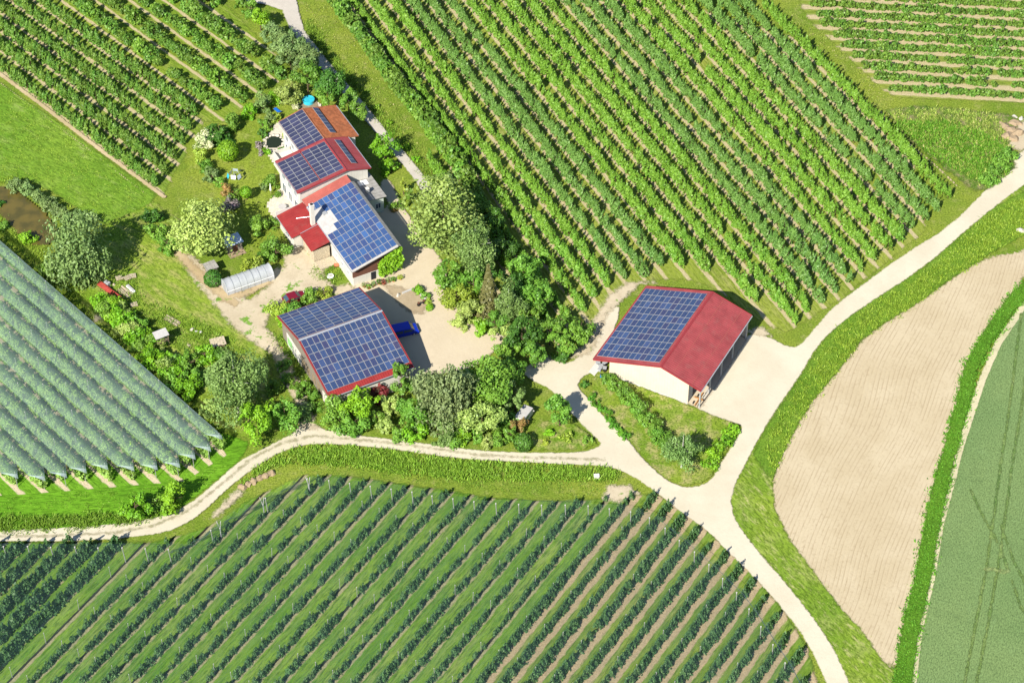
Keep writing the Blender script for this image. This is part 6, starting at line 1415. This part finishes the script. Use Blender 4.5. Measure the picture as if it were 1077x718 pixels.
T('bush', 441, 305.5, 5.5, 'bright', 'bush', 'bright cushion shrub at the upper end of the walled yard bed', 'bush'); T('bush', 447, 311, 5, 'mid', 'bush', 'green cushion shrub in the middle of the walled yard bed', 'bush'); T('bush', 452, 318, 4, 'yellow', 'bush', 'small yellowish shrub of the walled yard bed', 'bush'); T('ball', 451.5, 323.5, 4, 'bright', 'clipped_bush', 'tiny clipped ball at the lower end of the yard bed', 'bush', hc=0.7)
# ivy on the stable corner
p = cpos(0.6, -8.4); iv = empty('ivy_growth', (*p, 0), rad(CA)); tag(iv, 'thick ivy climbing the near right corner of the stable', 'ivy')
r_ = np.random.default_rng(5); n_ = 2600; P_ = np.stack([r_.uniform(-0.9, 1.0, n_), r_.uniform(-1.1, 3.4, n_), r_.uniform(0.1, 1, n_) ** 0.8 * 5.8], 1); P_[:, 0] += 0.35 * np.sin(P_[:, 2] * 2 + P_[:, 1] * 2)
keep = (P_[:, 2] < 5.9 - 0.9 * np.clip(P_[:, 1] - 0.5, 0, 5) * 0.8); P_ = P_[keep]; P_[:, 0] = np.where(P_[:, 1] > 0.1, -0.1 - np.abs(P_[:, 0]) * 0.6, P_[:, 0])
V, F = quads(P_, np.tile([-0.7, -0.3, 0.6], (len(P_), 1)), 0.32, 1.1, None, 0.5, r_); link('foliage', raw_mesh('foliage', V, F, [LV['bright']], tint=r_.uniform(0, 1, len(P_))), iv)
m = MB(); m.cyl((0, -0.2, 0), (0, -0.1, 3.5), 0.08, 0.04, M['trunk'], 6); m.build('stem', iv)
# bushes along the dirt track, above the grey barn
for q, lf, l in (((293, 326, 10), 'yellow', 'yellow green bush at the upper left corner of the grey barn'), ((309, 327, 10), 'mid', 'green bush right below the dark red hatchback'), ((326, 313, 9), 'mid', 'green bush right of the dark red hatchback'), ((341, 308, 8), 'yellow', 'yellowish bush nearest the stable, right of the dark red hatchback'), ((300, 337, 7), 'bright', 'low bright bush at the red verge of the grey barn')):
    T('bush', *q, lf, 'bush', l, 'bush', zs=0.7)
# long hedge beside the netted orchard
hedge = [(104, 318, 8), (112, 324, 10), (121, 331, 10), (130, 338, 10), (137, 346, 10), (145, 354, 10), (153, 362, 10), (158, 371, 10), (166, 380, 10), (176, 386, 11), (188, 390, 12), (184, 402, 11), (196, 408, 12)]
for i, q in enumerate([(a, b, c * 1.18) for a, b, c in hedge] + [(a + 7, b - 3, c * 0.9) for a, b, c in hedge[1:10]] + [(a - 6, b + 1, c * 0.8) for a, b, c in hedge[2:12]]): T('bush', *q, ('bright', 'mid', 'bright', 'bright', 'lightg')[i % 5], 'hedge_bush', 'green bush in the long hedge beside the pale ridged net', 'bush', 'hedge beside the pale ridged net', zs=0.75)
T('bush', 200, 382, 13, 'mid', 'bush', 'mid green bush between the hide and the low hutch', 'bush', zs=0.7); T('bush', 215, 372, 12, 'bright', 'bush', 'bright bush just below the low hutch', 'bush', zs=0.7); T('bush', 232, 374, 9, 'mid', 'bush', 'green bush between the low hutch and the dirt track', 'bush', zs=0.8); T('bush', 205, 397, 12, 'mid', 'bush', 'green bush left of the big feathery tree', 'bush', zs=0.7)
T('birch', 247, 402, 31, 'birch', 'feathery_tree', 'big feathery grey green tree left of the grey barn', 'tree', zs=1.1); T('bush', 219, 428, 12, 'lightg', 'bush', 'pale bush at the lower left foot of the big feathery tree', 'bush', zs=0.7)
T('tree', 271, 441, 20, 'bright', 'tree', 'vivid yellow green tree at the bend of the gravel road', 'tree', zs=0.85); T('tree', 299, 433, 16, 'mid', 'tree', 'mid green tree joined to the vivid tree at the road bend', 'tree', zs=0.85); T('bush', 315, 434, 10, 'birch', 'bush', 'greyish bush beside the dirt track at the road bend', 'bush'); T('bush', 285, 408, 9, 'mid', 'bush', 'green bush between the big feathery tree and the dirt track', 'bush')
for q in [(296, 385, 6), (302, 396, 6), (309, 405, 6), (316, 413, 6), (303, 383, 5), (322, 404, 6), (329, 416, 7), (330, 428, 6)]:
    T('bush', *q, 'mid', 'weed_bush', 'weedy bush growing along the grey boarded side of the barn', 'bush', 'weeds along the grey barn')
T('bush', 142, 535, 14.5, 'bright', 'bush', 'round bush on the lawn beside the gravel road, left of a pair', 'bush', zs=0.95); T('bush', 182, 524, 15.5, 'bright', 'bush', 'round bush on the lawn beside the gravel road, right of a pair', 'bush', zs=0.95); T('bush', 162, 530, 9, 'mid', 'bush', 'lower bush between the pair of round bushes by the gravel road', 'bush', zs=0.7)
# hedge diagonal in front of the beige barn
for i, q in enumerate([(639, 398, 7), (645, 403, 8), (651, 408, 8), (657, 414, 8), (663, 420, 8), (668, 426, 9), (674, 432, 9), (680, 438, 9), (686, 444, 9), (690, 452, 9), (695, 460, 9)]):
    T('bush', *q, ('mid', 'orch', 'mid')[i % 3], 'row_bush', 'leafy bush in the diagonal row before the white front of the beige barn', 'bush', 'diagonal row before the beige barn', zs=0.85)
T('birch', 718, 472, 15.5, 'birch', 'birch_tree', 'small greyish birch at the lower end of the diagonal bush row', 'tree', zs=1.3); T('bush', 703, 466, 9, 'mid', 'bush', 'green bush tucked against the small greyish birch', 'bush')
for q in [(747, 487, 8), (752, 478, 8), (757, 470, 8), (762, 463, 8), (767, 456, 7), (772, 451, 6)]:
    T('bush', *q, 'bright', 'wayside_bush', 'low bright bush beside the main road at the barn forecourt', 'bush', 'low bushes at the barn forecourt', zs=0.5)
for q in [(623, 418, 4.5), (628, 424, 4.5), (633, 430, 4.5), (638, 436, 5), (643, 442, 5), (648, 448, 5), (653, 454, 5), (658, 460, 5)]:
    T('bush', *q, 'tuftdark', 'clump_bush', 'low narrow clump in the strip right beside the lane to the barn', 'bush', 'low strip beside the lane', zs=0.7)
T('bush', 615, 404, 4, 'deep', 'bush', 'tiny dark bush at the sandy fork west of the beige barn', 'bush')
for q in [(1040, 188, 9), (1048, 180, 10), (1056, 171, 11), (1062, 163, 8)]:
    T('bush', *q, 'mid', 'wayside_bush', 'bright mound of growth beside the road at the wild triangle', 'bush', 'mounds at the wild triangle', zs=0.5)

# ------------------------------------------------------------------ tall grass (uncountable)
def tufts(name, polys, dens, h0, h1, leaf, seed, nb=10, wd_=0.065, spread_=0.3):
    r = np.random.default_rng(seed); out = []
    for poly in polys:
        lo = poly.min(0); hi = poly.max(0); n = int((hi[0] - lo[0]) * (hi[1] - lo[1]) * dens)
        P = r.uniform(lo, hi, (n, 2)); sd = poly_sd(P, poly) + r.normal(0, 0.25, n)
        nz = np.sin(P[:, 0] * 0.9 + np.cos(P[:, 1] * 0.7) * 2) * np.cos(P[:, 1] * 1.1 + 1)
        out.append(P[(sd > 0) & (nz > r.uniform(-1.4, 0.6, n))])
    P = np.vstack(out); P = np.repeat(P, nb, 0) + r.normal(0, spread_, (len(P) * nb, 2)); n = len(P)
    h = r.uniform(h0, h1, n); a = r.uniform(0, 6.283, n); t = np.stack([np.cos(a), np.sin(a)], 1); lean = r.normal(0, 0.5, (n, 2)) * h[:, None]
    w = wd_ * r.uniform(0.6, 1.5, n)[:, None]
    b = np.column_stack([P, np.full(n, 0.02)]); T_ = np.column_stack([t * w, np.zeros(n)]); top = np.column_stack([P + lean, h]); mid_ = (b + top) / 2
    V = np.stack([b, mid_ + T_ , top, mid_ - T_], 1).reshape(-1, 3)
    o = link(name, raw_mesh(name, V, np.arange(4 * n).reshape(-1, 4), [LV[leaf]], tint=r.uniform(0, 1, n))); return o, n
tot = 0
def tf(lbl, name, *a, **k):
    global tot
    o, n = tufts(name, *a, **k); tot += n; tag(o, lbl, None, None, 'stuff')
RV = GP([(1090, 205), (1040, 226), (1019, 246), (975, 286), (922, 320), (888, 344), (866, 366), (846, 398), (830, 422), (812, 452), (806, 480), (812, 505), (824, 475), (850, 427), (884, 387), (904, 360), (930, 340), (964, 320), (994, 298), (1017, 283), (1050, 262), (1090, 240)])
tf('tall bright grass on the verge between road and ploughed field', 'tall_grass', [RV], 7, 0.25, 0.7, 'tuft', 1)
tf('short tufted grass on the lower verge beside the road', 'tufted_grass', [GP([(767, 521), (806, 480), (814, 535), (830, 568), (860, 608), (884, 641), (907, 665), (924, 691), (940, 730), (898, 725), (874, 678), (851, 645), (824, 611), (797, 581), (772, 548)])], 4, 0.1, 0.3, 'tuftdry', 2, wd_=0.09)
WV = ribbon([(1088, 296), (1064, 320), (1041, 352), (1021, 388), (1011, 430), (999, 474), (992, 500), (980, 550), (970, 611), (957, 665), (948, 730)], [2.4, 2.3, 2.1, 2.0, 2.0, 2.0, 2.2, 2.2, 2.2, 2.4, 2.4])
sheet('verge_strip', WV, grass_mat('herb_strip_floor', (0.06, 0.18, 0.014), (0.09, 0.24, 0.02), (0.15, 0.26, 0.04), 0.1, edge=(0.4, 0.2)), 0.5)
tf('dense dark green herbs in the strip between ploughed field and wheat', 'herb_vegetation', [WV], 16, 0.25, 0.6, 'tuftdark', 3, wd_=0.11)
tf('tall grass strip along the lower side of the gravel lane', 'tall_grass', [GP([(306, 476), (330, 470), (373, 472), (415, 476), (480, 486), (560, 490), (640, 494), (652, 500), (640, 506), (560, 506), (480, 504), (415, 498), (360, 490), (300, 487), (280, 494), (262, 506), (254, 512), (270, 494)])], 11, 0.3, 0.85, 'tuft', 4)
tf('tall grass between the lawn and the gravel road', 'tall_grass', [GP([(-10, 546), (60, 544), (130, 540), (160, 538), (176, 541), (150, 550), (83, 557), (-10, 562)])], 11, 0.3, 0.8, 'tuft', 5)
tf('mixed wild growth covering the triangle by the road', 'wild_vegetation', [GP([(934, 118), (1000, 116), (1050, 122), (1062, 160), (1062, 180), (1036, 198), (990, 172), (950, 140)])], 6, 0.3, 0.9, 'tuftdry', 6, wd_=0.1)
tf('bright herbs growing through the wild triangle', 'wild_vegetation', [GP([(940, 130), (1000, 130), (1050, 150), (1062, 180), (1036, 198), (990, 172), (950, 140)])], 8, 0.3, 1.0, 'tuftdark', 16, wd_=0.12)
tf('tall grass on both borders of the upper lane', 'tall_grass', [ribbon([(322, 24), (345, 62), (380, 100), (400, 124), (424, 152), (446, 180), (456, 196)], 2.2)], 8, 0.2, 0.6, 'tuft', 7)
tf('rank weeds around the hide and the farm clutter', 'weed_vegetation', [GP([(104, 300), (120, 290), (146, 290), (150, 318), (180, 326), (214, 340), (240, 352), (262, 372), (240, 380), (200, 372), (160, 356), (120, 320)]), GP([(286, 352), (300, 350), (312, 372), (330, 404), (336, 430), (326, 436), (312, 404), (296, 380)]), GP([(326, 282), (350, 276), (362, 288), (350, 300), (330, 292)])], 7, 0.15, 0.6, 'tuft', 8)
tf('tufts of grass on the pond bank and along the netted orchard', 'bank_grass', [GP([(0, 186), (20, 186), (60, 212), (100, 228), (96, 240), (66, 240), (50, 222), (24, 202), (0, 196)]), GP([(0, 220), (20, 244), (50, 262), (60, 284), (100, 316), (150, 362), (200, 412), (240, 446), (250, 460), (236, 462), (160, 398), (100, 344), (40, 290), (0, 246)])], 6, 0.15, 0.5, 'tuft', 9)
tf('grass and weeds around the plots before the beige barn', 'meadow_grass', [GP([(640, 398), (724, 428), (756, 442), (776, 450), (760, 478), (746, 500), (722, 510), (698, 500), (676, 478)])], 3, 0.1, 0.3, 'tuft', 10)
tf('short grass blades on the streaky meadow', 'short_grass', [GP([(-10, 92), (0, 90), (60, 130), (150, 198), (160, 206), (146, 228), (118, 238), (92, 224), (60, 203), (30, 188), (-10, 188)])], 2.2, 0.1, 0.28, 'tuft', 21, wd_=0.09)
tf('short grass blades on the garden lawn', 'short_grass', [GP([(200, 150), (236, 128), (270, 110), (292, 128), (280, 172), (284, 196), (288, 236), (296, 262), (278, 284), (250, 262), (236, 236), (222, 200), (200, 186)])], 1.6, 0.06, 0.18, 'tuft', 22, wd_=0.09)
tf('short grass blades on the band beside the dark net', 'short_grass', [GP([(290, 494), (360, 500), (430, 506), (520, 518), (610, 524), (650, 514), (650, 506), (560, 506), (480, 504), (400, 498), (300, 487)]), GP([(-10, 524), (100, 518), (170, 510), (236, 484), (224, 506), (196, 528), (160, 540), (60, 545), (-10, 547)])], 2.0, 0.08, 0.22, 'tuft', 23, wd_=0.09)
tf('dry and green grass tufts of the rough plots', 'rough_grass', [GP([(120, 240), (165, 214), (200, 284), (250, 326), (276, 366), (240, 350), (150, 316), (110, 290)]), GP([(370, 40), (392, 74), (416, 108), (450, 160), (480, 205), (460, 205), (420, 150), (380, 96), (340, 40), (320, 4), (344, 4)]), GP([(806, 4), (850, 20), (925, 92), (940, 112), (930, 128), (980, 172), (1010, 200), (1002, 214), (960, 160), (880, 80)])], 2.4, 0.08, 0.25, 'tuftdry', 24, wd_=0.09)
print('blades', tot)
